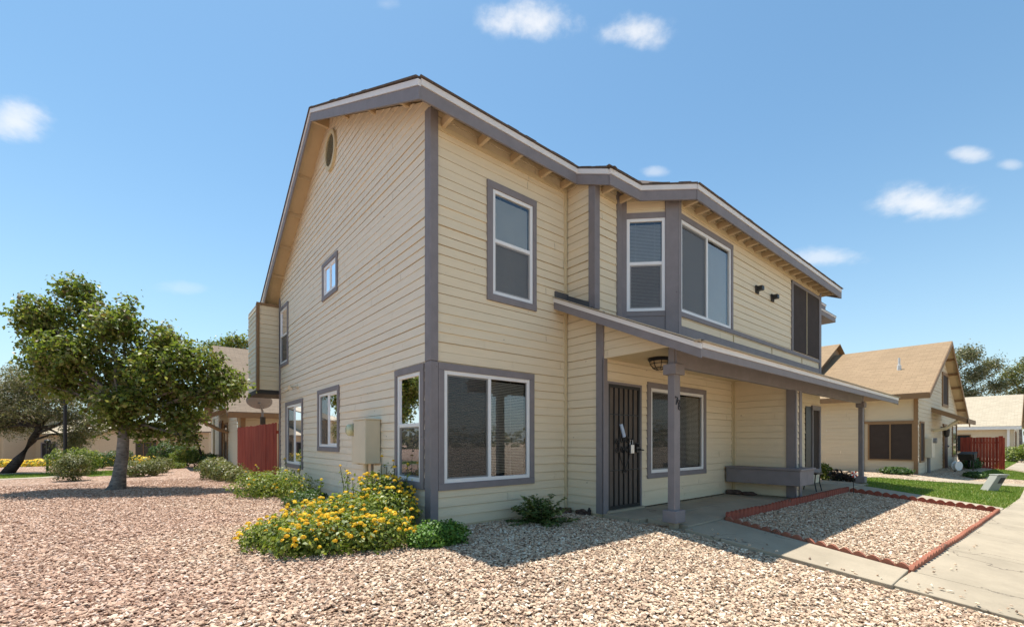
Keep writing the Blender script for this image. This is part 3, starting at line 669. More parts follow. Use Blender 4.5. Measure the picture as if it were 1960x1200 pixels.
# round louvred gable vent
v0 = MB(); cz, cy = 7.10, 4.09
ring = []
for k in range(32):
    t = 2*math.pi*k/32
    ring.append((math.cos(t), math.sin(t)))
for k in range(32):
    c0, s0 = ring[k]; c1, s1 = ring[(k+1) % 32]
    for (ra, rb, ba, bb) in ((.315, .40, .06, .06), (.40, .40, .06, 0), (.315, .315, 0, .06)):
        v0.quad(GX.p(cy+c0*ra*.82, ba, cz+s0*ra), GX.p(cy+c1*ra*.82, ba, cz+s1*ra), GX.p(cy+c1*rb*.82, bb, cz+s1*rb), GX.p(cy+c0*rb*.82, bb, cz+s0*rb))
V = v0.build('gable_vent', M['creamtrim'], H, recalc=False)
lv = MB(); 
for k in range(-6, 7):
    zc = cz+k*.047; hw = .82*math.sqrt(max(.01, .315**2-(k*.047)**2))
    lv.prism([GX.p(cy-hw, .026, zc+.014), GX.p(cy+hw, .026, zc+.014), GX.p(cy+hw, .05, zc-.012), GX.p(cy-hw, .05, zc-.012)], (0, 0, .006))
lv.build('louvre', M['creamtrim'], V); MB().quad(*[GX.p(cy+c*.36*.82, .022, cz+s*.36) for c, s in ring]).build('backing', M['dark'], V, recalc=False)
# security door
D = MB().box(DY, 2.66, 2.70, -.05, .02, .06, 2.14).box(DY, 3.56, 3.60, -.05, .02, .06, 2.14).box(DY, 2.70, 3.56, -.05, .02, 2.10, 2.14).build('door', M['trim'], H, bevel=.003)
d = MB(); d.box(DY, 2.70, 2.745, -.03, .012, .10, 2.10).box(DY, 3.515, 3.56, -.03, .012, .10, 2.10).box(DY, 2.745, 3.515, -.03, .012, 2.05, 2.10).box(DY, 2.745, 3.515, -.03, .012, .10, .15)
d.build('security_frame', M['metal_black'], D)
MB().box(DY, 2.745, 3.515, -.022, -.018, .15, 2.05).build('screen_panel', M['door_screen'], D)
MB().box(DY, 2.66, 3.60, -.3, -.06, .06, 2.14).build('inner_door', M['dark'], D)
d = MB()
for k in range(1, 6): a = 2.745+.77*k/6; d.box(DY, a-.008, a+.008, -.015, .006, .15, 2.05)
for z in (.72, 1.62): d.box(DY, 2.745, 3.515, -.012, .008, z-.008, z+.008)
def scroll(cx, cz, r, s, t0=0, turns=1.4):
    pts = []
    for k in range(15):
        t = t0+s*turns*2*math.pi*k/14; rr_ = r*(1-.65*k/14); pts.append(DY.p(cx+rr_*math.cos(t), .012, cz+rr_*math.sin(t)))
    d.tube(pts, .010, 5)
cxd = 3.13
for s in (-1, 1):
    scroll(cxd+s*.075, 1.22, .06, s, math.pi/2); scroll(cxd+s*.20, 1.18, .06, -s, -math.pi/2); scroll(cxd+s*.075, 1.06, .05, -s, -math.pi/2); scroll(cxd+s*.2, 1.05, .055, s, math.pi/2)
    d.tube([DY.p(cxd+s*.14, .012, 1.02), DY.p(cxd+s*.11, .012, .90), DY.p(cxd, .012, .72)], .007, 5)
    scroll(cxd+s*.03, .70, .03, s, 0)
d.tube([DY.p(cxd, .012, .68), DY.p(cxd, .012, 1.35)], .008, 5); d.build('grille', M['metal_black'], D)
hd = MB(); hd.box(DY, 3.43, 3.52, .012, .03, 1.0, 1.16); hd.tube([DY.p(3.475, .02, 1.05), DY.p(3.475, .075, 1.05), DY.p(3.56, .08, 1.04)], .011, 8); hd.lathe(DY.p(3.475, .03, 1.12), [(.026, 0), (.026, .02), (.018, .03)], 12, DY.n); hd.build('handle', M['metal_black'], D)
lb = MB(); lb.box(DY, 3.24, 3.33, .02, .055, .99, 1.13); lb.tube([DY.p(3.25, .03, 1.12), DY.p(3.25, .03, 1.21), DY.p(3.32, .03, 1.21), DY.p(3.32, .03, 1.12)], .006, 6); lb.build('lock_box', M['steel'], D, bevel=.008)
tg = MB(); tg.prism([DY.p(2.96, .03, 1.46), DY.p(3.02, .03, 1.47), DY.p(3.11, .03, 1.27), DY.p(3.05, .03, 1.25)], tuple(DY.n*.02)); tg.build('door_tag', mat_plain('blue_white_tag', (.4, .5, .68), .25, .6, .3, 20), D)
MB().box(DY, 2.64, 3.62, -.02, .07, .058, .095).build('threshold', M['concrete'], D, bevel=.004)

# ------------------------------------------------------------------ roof
GO = .33  # gable overhang
rf = MB()
def roofslab(poly, t=.03, up=.0): rf.prism([(x, y, z+up) for x, y, z in poly], (0, 0, t))
xe = 2.5; XR = 11.85
er = lambda x: (x, 9.5, rz(9.5))
ridge = RZ+.03
front = [(-GO, -.3, 5.60), (xe, -.3, 5.60), (xe, RY, ridge+.0), (-GO, RY, ridge)]
zf = lambda y: 5.60+(ridge-5.60)*(y+.3)/(RY+.3)
front = [(-GO, -.3, zf(-.3)), (xe, -.3, zf(-.3)), (xe, RY, ridge), (-GO, RY, ridge)]
roofslab(front)
E1, E2, E3, E4, E5 = (xe, -.3, 5.60), (2.62, -.88, 5.375), (3.36, -.92, 5.365), (4.0, -1.55, 5.345), (XR, -1.55, 5.345)
roofslab([(xe, RY, ridge), (xe, -.3, 5.60), E2]); roofslab([(xe, RY, ridge), E2, E3]); roofslab([(xe, RY, ridge), E3, E4]); roofslab([(xe, RY, ridge), E4, E5, (XR, RY, ridge)])
roofslab([(-GO, RY, ridge), (XR, RY, ridge), (XR, 9.5, rz(9.5)+.02), (-GO, 9.5, rz(9.5)+.02)])
ROOF = rf.build('roof', M['shingle'], H)
# thin dark shingle courses that stick out over the drip edge
sh = MB()
def lip(p, q, w=.09, h=.018, dz=.035):
    p = Vector(p)+Vector((0, 0, dz)); q = Vector(q)+Vector((0, 0, dz)); sh.beam(p, q, w, h)
epts = [(-GO-.02, -.32, 5.60), (xe+.02, -.32, 5.60), (2.63, -.90, 5.375), (3.37, -.94, 5.365), (4.0, -1.57, 5.345), (XR+.02, -1.57, 5.345)]
for p, q in zip(epts, epts[1:]): lip(p, q)
lip((-GO-.02, -.32, 5.60), (-GO-.02, RY, ridge)); lip((-GO-.02, RY, ridge), (-GO-.02, 9.52, rz(9.5)+.02))
# ragged shingle edge
for k in range(44):
    t = rng.random(); seg = rng.integers(0, 6)
    segs = list(zip(epts, epts[1:]))+[((-GO-.02, -.32, 5.60), (-GO-.02, RY, ridge))]
    p, q = segs[seg]; p = Vector(p); q = Vector(q); d0 = (q-p).normalized(); c = p+(q-p)*t; c.z += .052
    sh.beam(c-d0*.1, c+d0*.1, .07, .012+.01*rng.random())
sh.build('shingle_edge', M['shingle'], ROOF)
# soffit decking (underside)
sf = MB()
def under(poly, dz=-.012): sf.quad(*[(x, y, z+dz) for x, y, z in poly])
ins = .015
under([(-GO+ins, -.28, zf(-.28)), (xe, -.28, zf(-.28)), (xe, .2, zf(.2)), (-GO+ins, .2, zf(.2))])
under([(-GO+ins, .2, zf(.2)), (.05, .2, zf(.2)), (.05, RY, ridge), (-GO+ins, RY, ridge)])
under([(-GO+ins, RY, ridge), (.05, RY, ridge), (.05, 9.48, rz(9.48)+.02), (-GO+ins, 9.48, rz(9.48)+.02)])
under([(.05, 8.5, rz(8.5)+.02), (3, 8.5, rz(8.5)+.02), (3, 9.48, rz(9.48)+.02), (.05, 9.48, rz(9.48)+.02)])
under([(xe, .0, 5.72), (xe, -.3, 5.59), (2.62, -.87, 5.37), (3.36, -.91, 5.36), (3.6, -.2, 5.62)]); under([(3.36, -.91, 5.36), (4.0, -1.54, 5.34), (4.3, -.9, 5.58), (3.6, -.2, 5.62)]); under([(4.0, -1.54, 5.34), (XR, -1.54, 5.34), (XR, -1.0, 5.55), (4.3, -1.0, 5.55)])
under([(11.15, -1.5, 5.35), (XR, -1.5, 5.35), (XR, RY, ridge), (11.15, RY, ridge)])
sf.build('soffit', M['soffit'], ROOF, recalc=False)
# fascia boards (grey) and drip edge (white)
fa = MB(); de = MB()
def fascia(p, q, n, zt=.02, gh=.165, wh=.08, th=.03):
    """board below edge line p-q; n = outward horizontal direction"""
    n = Vector(n).normalized(); p = Vector(p); q = Vector(q)
    a = Vector((0, 0, zt)); b = Vector((0, 0, zt-wh)); c = Vector((0, 0, zt-wh-gh))
    de.prism([p+a, q+a, q+b, p+b], n*(th+.012)); fa.prism([p+b, q+b, q+c, p+c], n*th)
fascia((-GO, -.3, 5.60), (xe+.0, -.3, 5.60), (0, -1, 0)); fascia((xe, -.305, 5.60), (2.62, -.88, 5.375), (-1, -.1, 0)); fascia((2.60, -.88, 5.375), (3.36, -.92, 5.365), (0, -1, 0)); fascia((3.36, -.92, 5.365), (4.0, -1.55, 5.345), (-1, -1, 0)); fascia((3.99, -1.55, 5.345), (XR, -1.55, 5.345), (0, -1, 0))
fascia((-GO, -.33, 5.585), (-GO, RY, ridge), (-1, 0, 0)); fascia((-GO, RY, ridge), (-GO, 9.53, rz(9.5)+.005), (-1, 0, 0)); fascia((-GO, 9.5, rz(9.5)+.02), (4, 9.5, rz(9.5)+.02), (0, 1, 0))
fascia((XR, -1.58, 5.335), (XR, RY, ridge), (1, 0, 0))
fa.build('fascia', M['trim'], ROOF, bevel=.003); de.build('drip_edge', M['drip'], ROOF)
# rafter tails under the eaves, lookouts under the rakes
def tails(xs_, y0, z0, y1, z1, w=.042, h=.09, name='rafter_tail'):
    for x in xs_: MB().beam((x, y0, z0), (x, y1, z1), w, h).build(name, M['soffit'], ROOF)
tails([.16+.6*k for k in range(4)]+[2.44], -.30, 5.46, .02, 5.46, .05, .11)
tails([2.78, 3.22], -.89, 5.235, -.58, 5.235, .05, .11)
tails([4.12+.405*k for k in range(19)], -1.54, 5.205, -1.22, 5.205, .05, .11)
for y in (.62, 1.85, 3.1): MB().beam((-GO+.01, y, zf(y)-.055), (.02, y, zf(y)-.055), .04, .075).build('lookout', M['soffit'], ROOF)
MB().beam((-GO+.01, RY, ridge-.12), (.02, RY, ridge-.12), .06, .2).build('lookout', M['soffit'], ROOF)
for y in (5.55, 6.45, 7.35, 8.25): MB().beam((-GO+.01, y, rz(y)-.035), (.02, y, rz(y)-.035), .04, .075).build('lookout', M['soffit'], ROOF)
MB().beam((-GO+.01, 9.3, rz(9.3)-.08), (3, 9.3, rz(9.3)-.08), .05, .12).build('lookout', M['soffit'], ROOF)
# frieze boards at the wall tops
mb = MB(); mb.box(FY, .085, 2.515, -.01, .03, 5.36, 5.43).box(UY, 4.02, 11.1, -.01, .03, 5.12, 5.19).box(BY, 2.70, 3.14, -.01, .03, 5.15, 5.21)
mb.prism([FY.p(.05, -.005, 5.56), FY.p(2.6, -.005, 5.56), FY.p(2.6, -.005, 5.70), FY.p(.05, -.005, 5.70)], (0, .05, 0)); mb.prism([UY.p(3.9, -.005, 5.40), UY.p(11.2, -.005, 5.40), UY.p(11.2, -.005, 5.46), UY.p(3.9, -.005, 5.46)], (0, .05, 0)); mb.prism([CH.p(-.0, -.005, 5.36), CH.p(.92, -.005, 5.36), CH.p(.92, -.005, 5.45), CH.p(-.0, -.005, 5.45)], (0, .04, 0)); mb.prism([BY.p(2.6, -.005, 5.43), BY.p(3.29, -.005, 5.43), BY.p(3.29, -.005, 5.49), BY.p(2.6, -.005, 5.49)], (0, .04, 0)); mb.prism([SX.p(-.0, -.005, 5.45), SX.p(.60, -.005, 5.40), SX.p(.60, -.005, 5.46), SX.p(-.0, -.005, 5.66)], (.04, 0, 0))
mb.build('frieze_board', M['creamtrim'], H)
# two lower eaves of the attached units at the far end
for (z, y0, x1) in ((5.0, -1.05, 12.45), (4.68, -1.22, 12.75)):
    e_ = MB(); e_.box(WORLD, 11.24, x1, y0, y0+1.4, z, z+.13).box(WORLD, 11.22, x1+.02, y0-.02, y0+1.4, z+.165, z+.18); e_.build('far_eave', M['trim'], H)
    MB().box(WORLD, 11.24, x1+.015, y0-.015, y0+1.4, z+.125, z+.163).build('drip_edge', M['drip'], H)

# overhanging box bay at the rear corner
RB = empty  # (kept as part of the house)
mb = MB(); rb1 = Fr((-.56, 8.72), (1, 0), (0, -1)); rb2 = Fr((-.56, 8.72), (0, 1), (-1, 0))
siding(mb, rb1, 0, .56, 2.62, 4.98, seed=21); siding(mb, rb2, 0, 1.4, 2.62, 4.98, seed=22); mb.box(WORLD, -.54, 0.3, 8.74, 10.1, 2.63, 4.97)
B = mb.build('rear_bay', M['siding'], H, recalc=False)
mb = MB(); mb.box(rb1, -.03, .045, -.01, .03, 2.6, 5.0).box(rb2, 0.01, .09, -.01, .03, 2.6, 5.0).box(rb1, -.03, .56, -.01, .034, 4.97, 5.03); mb.build('corner_board', M['browntrim'], B)
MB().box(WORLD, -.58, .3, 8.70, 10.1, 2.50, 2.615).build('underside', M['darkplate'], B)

# ------------------------------------------------------------------ porch
PS = .465
pz = lambda y: 2.33+PS*(y+2.5)
pr = MB(); X0, X1 = 2.3, 13.35
def pslab(poly): pr.prism([(x, y, pz(y)+.04) for x, y in poly], (0, 0, .035))
pslab([(X0, -2.5), (X1, -2.5), (X1, -1.26), (4.0, -1.26), (3.3, -.6), (X0, -.6)]); pslab([(X0, -.6), (2.59, -.6), (2.59, -.01), (X0, -.01)]); pslab([(11.3, -1.26), (X1, -1.26), (X1, .3), (11.3, .3)])
PR = pr.build('porch_roof', M['shingle'], H)
sh = MB()
sh.beam((X0-.02, -2.53, pz(-2.5)+.075), (X1+.02, -2.53, pz(-2.5)+.075), .09, .016); sh.beam((X0-.02, -2.53, pz(-2.5)+.07), (X0-.02, -.02, pz(0)+.07), .08, .016); sh.beam((X1+.02, -2.53, pz(-2.5)+.07), (X1+.02, .3, pz(.3)+.07), .08, .016)
for k in range(60):
    x = X0+(X1-X0)*rng.random(); sh.beam((x-.12, -2.50, pz(-2.5)+.085), (x+.12, -2.50, pz(-2.5)+.085), .08, .012+.014*rng.random())
sh.build('shingle_edge', M['shingleN3'], PR)
fa = MB(); de = MB()
fascia((X0, -2.5, pz(-2.5)+.045), (X1, -2.5, pz(-2.5)+.045), (0, -1, 0), .02, .105, .065); fascia((X0, -2.53, pz(-2.53)+.045), (X0, -.01, pz(-.01)+.045), (-1, 0, 0), .02, .115, .065); fascia((X1, -2.53, pz(-2.53)+.045), (X1, .3, pz(.3)+.045), (1, 0, 0), .02, .115, .065)
fa.build('fascia', M['trim'], PR, bevel=.003); de.build('drip_edge', M['drip'], PR)
MB().quad((X0+.02, -2.49, pz(-2.49)+.03), (X1-.02, -2.49, pz(-2.49)+.03), (X1-.02, -1.0, pz(-1.0)+.03), (X0+.02, -1.0, pz(-1.0)+.03)).quad((X0+.02, -1.0, pz(-1.0)+.03), (2.6, -1.0, pz(-1.0)+.03), (2.6, -.02, pz(-.02)+.03), (X0+.02, -.02, pz(-.02)+.03)).build('soffit', M['soffit'], PR, recalc=False)
MB().box(WORLD, 2.63, 7.02, -1.93, -.80, 2.485, 2.50).box(WORLD, 7.42, 11.9, -1.93, -1.27, 2.485, 2.5).build('ceiling', M['creamtrim'], PR)
mb = MB(); mb.box(WORLD, 2.62, 12.1, -2.01, -1.93, 2.20, 2.47); mb.build('porch_beam', M['trim'], H, bevel=.005)
def post(x, y, zb, label=None):
    p = MB().box(WORLD, x, x+.15, y, y+.10, zb+.10, 2.13).build('porch_post', M['trim'], H, bevel=.006)
    MB().box(WORLD, x-.045, x+.195, y-.045, y+.145, 2.10, 2.24).build('capital', M['trim'], p, bevel=.006)
    MB().box(WORLD, x+.005, x+.145, y+.005, y+.095, 2.24, 2.47).build('neck', M['trim'], p, bevel=.004)
    MB().box(WORLD, x-.05, x+.20, y-.05, y+.15, zb+.085, zb+.25).build('base_block', M['trim'], p, bevel=.006)
    MB().box(WORLD, x+.015, x+.135, y+.01, y+.09, zb-.1, zb+.085).build('foot', M['concrete'], p)
    return p
P1 = post(2.60, -1.985, .0); P2 = post(12.0, -2.02, -.02)
# house number 78 on the front face of the post
def stroke(pts, name):
    m_ = MB(); fr = Fr((2.60, -1.985), (1, 0), (0, -1)); m_.tube([fr.p(a, .007, c) for a, c in pts], .0066, 6); m_.build(name, M['number'], P1)
stroke([(.008, 1.775), (.016, 1.798), (.04, 1.790), (.074, 1.788), (.056, 1.75), (.038, 1.690)], 'numeral')
stroke([(.110+.028*math.sin(2*t)-.012*math.cos(t), 1.690+.066*math.cos(t)) for t in np.linspace(0, 2*math.pi, 29)], 'numeral')

# ================================================================== THINGS ON AND AROUND THE HOUSE
# electric meter cabinet
t = empty('electric_meter', (-.1, 2.0, .9), 'tall cream electric meter cabinet on the gable wall with a round glass meter', 'meter box')
MB().box(GX, 1.62, 2.13, .02, .27, .83, 1.53).box(GX, 1.60, 2.15, .015, .285, 1.53, 1.55).build('cabinet', M['meter'], t, bevel=.01)
MB().box(GX, 2.135, 2.42, .02, .20, .80, 1.50).build('side_cover', M['meter'], t, bevel=.008)
mm = MB(); mm.lathe(GX.p(2.25, .20, 1.38), [(.115, 0), (.115, .03)], 20, GX.n); mm.build('meter_ring', M['steel'], t)
mm = MB(); mm.lathe(GX.p(2.25, .23, 1.38), [(.102, 0), (.10, .08), (.075, .11), (.02, .115)], 20, GX.n); mm.build('meter', M['meterglass'], t, True)
mm = MB(); mm.tube([GX.p(1.98, .12, .83), GX.p(1.98, .12, -.02)], .042, 12); mm.build('conduit', M['meter'], t); mm = MB(); mm.tube([GX.p(1.86, .06, .83), GX.p(1.86, .06, -.02)], .02, 8); mm.build('conduit', M['meterdark'], t)
t = empty('telephone_box', (-.05, 1.5, .5), 'small pale telephone junction box on the wall beside the meter conduit', 'utility box')
MB().box(GX, 1.38, 1.62, .02, .12, .52, .80).build('box', M['meter'], t, bevel=.012); MB().box(GX, 1.37, 1.63, .118, .13, .51, .81).build('cover', M['meter'], t, bevel=.01); MB().tube([GX.p(1.5, .07, .52), GX.p(1.5, .07, -.02)], .014, 8).build('cable', M['meterdark'], t)
# flood lamp on the gable wall
t = empty('flood_lamp', (-.05, 6.8, 2.5), 'small two headed flood lamp on the side wall above the lower windows', 'lamp')
MB().lathe(GX.p(6.75, .0, 2.55), [(.06, 0), (.06, .03), (.02, .05)], 12, GX.n).build('base', M['meter'], t)
for da in (-.14, .14):
    a = GX.p(6.75, .05, 2.55); b = GX.p(6.75+da, .16, 2.52); dd = (Vector(b)-Vector(a)).normalized()
    MB().tube([a, b], .012, 6).lathe(b, [(.03, 0), (.045, .05), (.055, .11)], 12, dd+Vector((-.4, 0, -.5))).build('lamp_head', M['meter'], t)
# two little camera/speaker boxes on the upper wall
for k, (x, z, lab) in enumerate(((7.08, 4.40, 'small dark wall spotlight on the upper siding, the one nearer the big window'), (7.9, 4.39, 'small dark wall spotlight on the upper siding, the one nearer the brown screened window'))):
    t = empty('wall_spotlight', UY.p(x, 0, z), lab, 'lamp', 'spotlights on the upper wall')
    MB().box(UY, x-.07, x+.07, .016, .04, z-.08, z+.08).build('bracket', M['darkplate'], t); MB().prism([UY.p(x-.06, .04, z+.06), UY.p(x+.06, .04, z+.06), UY.p(x+.06, .04, z-.03), UY.p(x-.06, .04, z-.03)], tuple(UY.n*.11)).build('lamp_head', M['metal_black'], t, bevel=.01)
# porch ceiling light
t = empty('porch_light', (3.25, -1.35, 2.48), 'dark bronze caged flush light under the porch ceiling', 'lamp')
MB().lathe((3.25, -1.35, 2.485), [(.17, 0), (.175, -.03), (.15, -.05)], 24).build('canopy', M['metal_black'], t)
MB().lathe((3.25, -1.35, 2.44), [(.135, 0), (.125, -.05), (.09, -.10), (.03, -.13)], 24).build('glass', M['lampglass'], t, True)
cg = MB()
for k in range(8):
    a = k*math.pi/4; cg.tube([(3.25+math.cos(a)*r, -1.35+math.sin(a)*r, 2.44+z) for r, z in ((.15, -.005), (.138, -.055), (.10, -.11), (.03, -.142))], .006, 5)
for r, z in ((.141, -.05), (.095, -.112)): cg.tube([(3.25+math.cos(a)*r, -1.35+math.sin(a)*r, 2.44+z) for a in np.linspace(0, 6.283, 25)], .006, 5)
cg.build('cage', M['metal_black'], t)
# planter shelf wrapped round the end of the party wall
t = empty('planter_box', (6.8, -1.5, .3), 'long grey wooden planter box fixed round the end of the porch wall', 'planter')
mb = MB(); mb.box(WORLD, 6.63, 7.01, -2.22, -.83, .33, .62).box(WORLD, 7.01, 7.40, -2.22, -2.01, .33, .62); mb.build('box', M['trim'], t, bevel=.006)
mb = MB(); mb.box(WORLD, 6.60, 7.012, -2.25, -.82, .623, .66).box(WORLD, 7.012, 7.43, -2.25, -2.01, .623, .66); mb.build('lid', M['trim'], t, bevel=.006)
# rocks at the foot of the porch wall and beside the side wall
def rock(loc, r, label, grp=None):
    bm = bmesh.new(); bmesh.ops.create_icosphere(bm, subdivisions=3, radius=1)
    for v in bm.verts:
        n = Vector(v.co); k = 1+.22*math.sin(n.x*3.1+loc[0]*7)*math.cos(n.y*2.7+loc[1])+.1*math.sin(n.z*6+n.x*5); v.co = Vector((n.x*r[0]*k, n.y*r[1]*k, n.z*r[2]*k))
    me = bpy.data.meshes.new('rock'); bm.to_mesh(me); bm.free(); me.materials.append(M['rock'])
    o = bpy.data.objects.new('rock', me); COL.objects.link(o); o.location = loc; return tag(o, label, 'rock', grp)
rock((6.72, -.95, .10), (.10, .16, .06), 'brown rock at the inner corner of the porch under the planter'); rock((6.8, -1.22, .09), (.09, .13, .045), 'flat brown rock on the porch slab under the planter')
rock((2.42, -.12, .03), (.13, .10, .07), 'reddish rock at the foot of the inside corner beside the spiky shrub'); rock((2.5, -.42, .03), (.05, .12, .07), 'small brown rock against the side wall left of the front door')
# dark bottle like valve cover by the side wall
t = MB().lathe((2.53, -.55, 0), [(.03, -.02), (.03, .09), (.018, .11), (.018, .13)], 12).build('hose_bib_cover', M['leaf_purple']); tag(t, 'little black capped pipe stub against the wall left of the door', 'pipe')

# ------------------------------------------------------------------ terracotta edging
def edging(p, q, z0, hgt, n, mat, label, group, zfun=None, thick=.045):
    p = Vector((p[0], p[1], 0)); q = Vector((q[0], q[1], 0)); d = (q-p)/n; ln = d.length; u = d.normalized(); nn = Vector((-u.y, u.x, 0))
    for k in range(n):
        a = p+d*k; zb = (zfun(a)+zfun(a+d))/2; sl = (zfun(a+d)-zfun(a))/ln
        prof = []; sc_ = 4; w = (ln-.006)/sc_
        for s in range(sc_):
            for i in range(0, 7):
                t = i/6; x = .003+s*w+t*w; prof.append((x, hgt-.045+.045*math.sin(math.pi*t)))
        mb = MB()
        poly = [a+u*x+Vector((0, 0, zb-zb+zfun(a)+sl*x+z)) for x, z in prof]
        bot = [a+u*x+Vector((0, 0, zfun(a)+sl*x-.08)) for x, z in prof]
        N_ = len(prof); hs = [thick/2*(.55 if (i % 7) in (0, 6) else 1) for i in range(N_)]
        V_ = [tuple(v+nn*h_) for v, h_ in zip(poly, hs)]+[tuple(v+nn*h_) for v, h_ in zip(bot, hs)]+[tuple(v-nn*h_) for v, h_ in zip(poly, hs)]+[tuple(v-nn*h_) for v, h_ in zip(bot, hs)]
        F_ = []
        for i in range(N_-1):
            F_ += [(i, i+1, N_+i+1, N_+i), (2*N_+i, 3*N_+i, 3*N_+i+1, 2*N_+i+1), (i, 2*N_+i, 2*N_+i+1, i+1)]
        F_ += [(0, N_, 3*N_, 2*N_), (N_-1, 3*N_-1, 4*N_-1, 2*N_-1)]
        # grooves between scallops
        o = mesh_obj('edging_block', V_, F_, M[mat]); tag(o, label, 'edging block', group)
        o.rotation_euler = (0, 0, 0)
        jit = Matrix.Translation(Vector(a+d/2))@Matrix.Rotation(random.uniform(-.012, .012), 4, 'Z')@Matrix.Rotation(random.uniform(-.03, .03), 4, u)@Matrix.Translation(-Vector(a+d/2)+Vector((0, 0, random.uniform(-.008, .008))))
        o.data.transform(jit)
zT = lambda v: T(v.x, v.y)
G_ = 'terracotta edging blocks round the gravel bed'
edging((3.76, -2.13), (3.48, -4.26), 0, .10, 4, 'terracotta2', 'scalloped terracotta edging block on the side of the gravel bed along the entry path', G_, zT)
edging((3.44, -4.27), (10.36, -4.57), 0, .095, 12, 'terracotta2', 'scalloped terracotta edging block on the side of the gravel bed along the sidewalk', G_, zT)
edging((3.80, -2.13), (9.97, -2.18), 0, .14, 11, 'terracotta', 'scalloped terracotta edging block on the side of the gravel bed along the porch slab', G_, zT)
edging((9.99, -2.2), (10.38, -4.55), 0, .115, 4, 'terracotta', 'scalloped terracotta edging block on the far end of the gravel bed beside the lawn', G_, zT)

# ------------------------------------------------------------------ red fence and dish
t = empty('red_fence', (-.1, 11.5, 0), 'tall weathered red board fence running back from the house corner', 'fence')
p0 = Vector((0.02, 9.2, 0)); p1 = Vector((-.25, 14.45, 0)); dv = p1-p0; u = dv.normalized(); fr = Fr(p0, (u.x, u.y), (-1, 0)); n = 36; ww = dv.length/n
mb = MB()
for k in range(n):
    hgt = 1.72+random.uniform(-.015, .015)-.04*k/n; o_ = random.uniform(-.004, .006)
    mb.box(fr, k*ww+.004, (k+1)*ww-.004, o_, .02+o_, .04, hgt)
mb.build('boards', M['redwood'], t)
for z in (.35, 1.45): MB().box(fr, 0, dv.length, -.05, -.006, z-.045, z+.045).build('rail', M['redwood'], t)
for k in range(4): MB().box(fr, dv.length*k/3-.045, dv.length*k/3+.045, -.14, -.051, 0, 1.7).build('fence_post', M['redwood'], t)
t = empty('satellite_dish', (.12, 11.9, 0), 'grey satellite dish on a mast behind the red fence', 'satellite dish')
c = Vector((-.02, 11.6, 2.50)); ax = Vector((.15, .62, .72)).normalized()
mb = MB(); x_ = ax.cross(Vector((0, 0, 1))).normalized(); y_ = ax.cross(x_); nr, na = 5, 28
rg = []
for i in range(nr+1):
    r = .36*i/nr
    for a in range(na):
        tt = 2*math.pi*a/na; mb.v.append(tuple(c+x_*math.cos(tt)*r*1.08+y_*math.sin(tt)*r+ax*(r*r*.55-.05)))
for i in range(nr):
    for a in range(na): mb.f.append((i*na+a, i*na+(a+1) % na, (i+1)*na+(a+1) % na, (i+1)*na+a))
o = mb.build('reflector', M['dish'], t, True, False); md = o.modifiers.new('thick', 'SOLIDIFY'); md.thickness = .012
MB().tube([(.10, 11.75, 0), (.10, 11.75, 2.2), tuple(c-ax*.06)], .035, 10).build('mast', M['dish'], t)
MB().box(WORLD, .04, .18, 11.68, 11.82, 1.75, 2.0).build('bracket', M['darkplate'], t)
MB().tube([tuple(c-ax*.05), tuple(c+y_*.34+ax*.02), tuple(c+y_*.30+ax*.42)], .014, 6).box(Fr(c+y_*.28+ax*.42, (1, 0), (0, 1)), -.05, .05, -.05, .05, -.04, .04).build('receiver_arm', M['darkplate'], t)

# ================================================================== PLANTS
def lantana(name, base, blobs, n, nf, label, sprigs=()):
    root = bush(name, base, blobs, n, .050, M['leaf_lant'], label, 'flowering shrub', .6, .55)
    pts, d = blob_pts(blobs, nf*3, .97); k = (d[:, 2] > 0) & (np.sin(pts[:, 0]*6.1+1)*np.sin(pts[:, 1]*5.3)+np.sin(pts[:, 2]*9+pts[:, 0]*3)*.6+rng.normal(size=len(pts))*.5 > -.15); pts = pts[k][:nf]; d = d[k][:nf]
    pts = pts+np.array(base)+d*.03
    if sprigs:
        s = MB(); sp = []; lv = []
        for (x, y, h) in sprigs:
            b0 = Vector((base[0]+x, base[1]+y, base[2]+.3)); tp = b0+Vector((random.uniform(-.08, .08), random.uniform(-.08, .08), h-.3))
            s.tube([b0, (b0+tp)/2+Vector((.02, .02, 0)), tp], [.008, .006, .004], 5); sp.append(tuple(tp+Vector((0, 0, .02))))
            for q in np.linspace(.2, .95, 14): lv.append(tuple(b0.lerp(tp, q)+Vector(rng.normal(size=3)*.035)))
        s.build('sprigs', M['stem'], root)
        lv = np.array(lv); leaf_obj('sprig_leaves', leaf_arrays(lv, np.full(len(lv), .06), rng.normal(size=lv.shape)+np.array([0, 0, .5]), .55), M['leaf_lant'], root)
        pts = np.concatenate([pts, np.array(sp)]); d = np.concatenate([d, np.tile([0, 0, 1.], (len(sp), 1))])
    c = []; nn_ = []
    for p_, d_ in zip(pts, d):
        m_ = 22; e_ = rng.normal(size=(m_, 3)); e_ /= np.linalg.norm(e_, axis=1, keepdims=True); e_[:, 2] = np.abs(e_[:, 2])*.7
        c.append(p_+e_*.022*rng.choice([.6, .9, 1.1, 1.35])); nn_.append(e_+d_*.3)
    c = np.concatenate(c); nn_ = np.concatenate(nn_)
    o = leaf_obj('blossoms', leaf_arrays(c, .024+.012*rng.random(len(c)), nn_, .9, .05), M['petal'], root); o['kind'] = 'stuff'
    return root
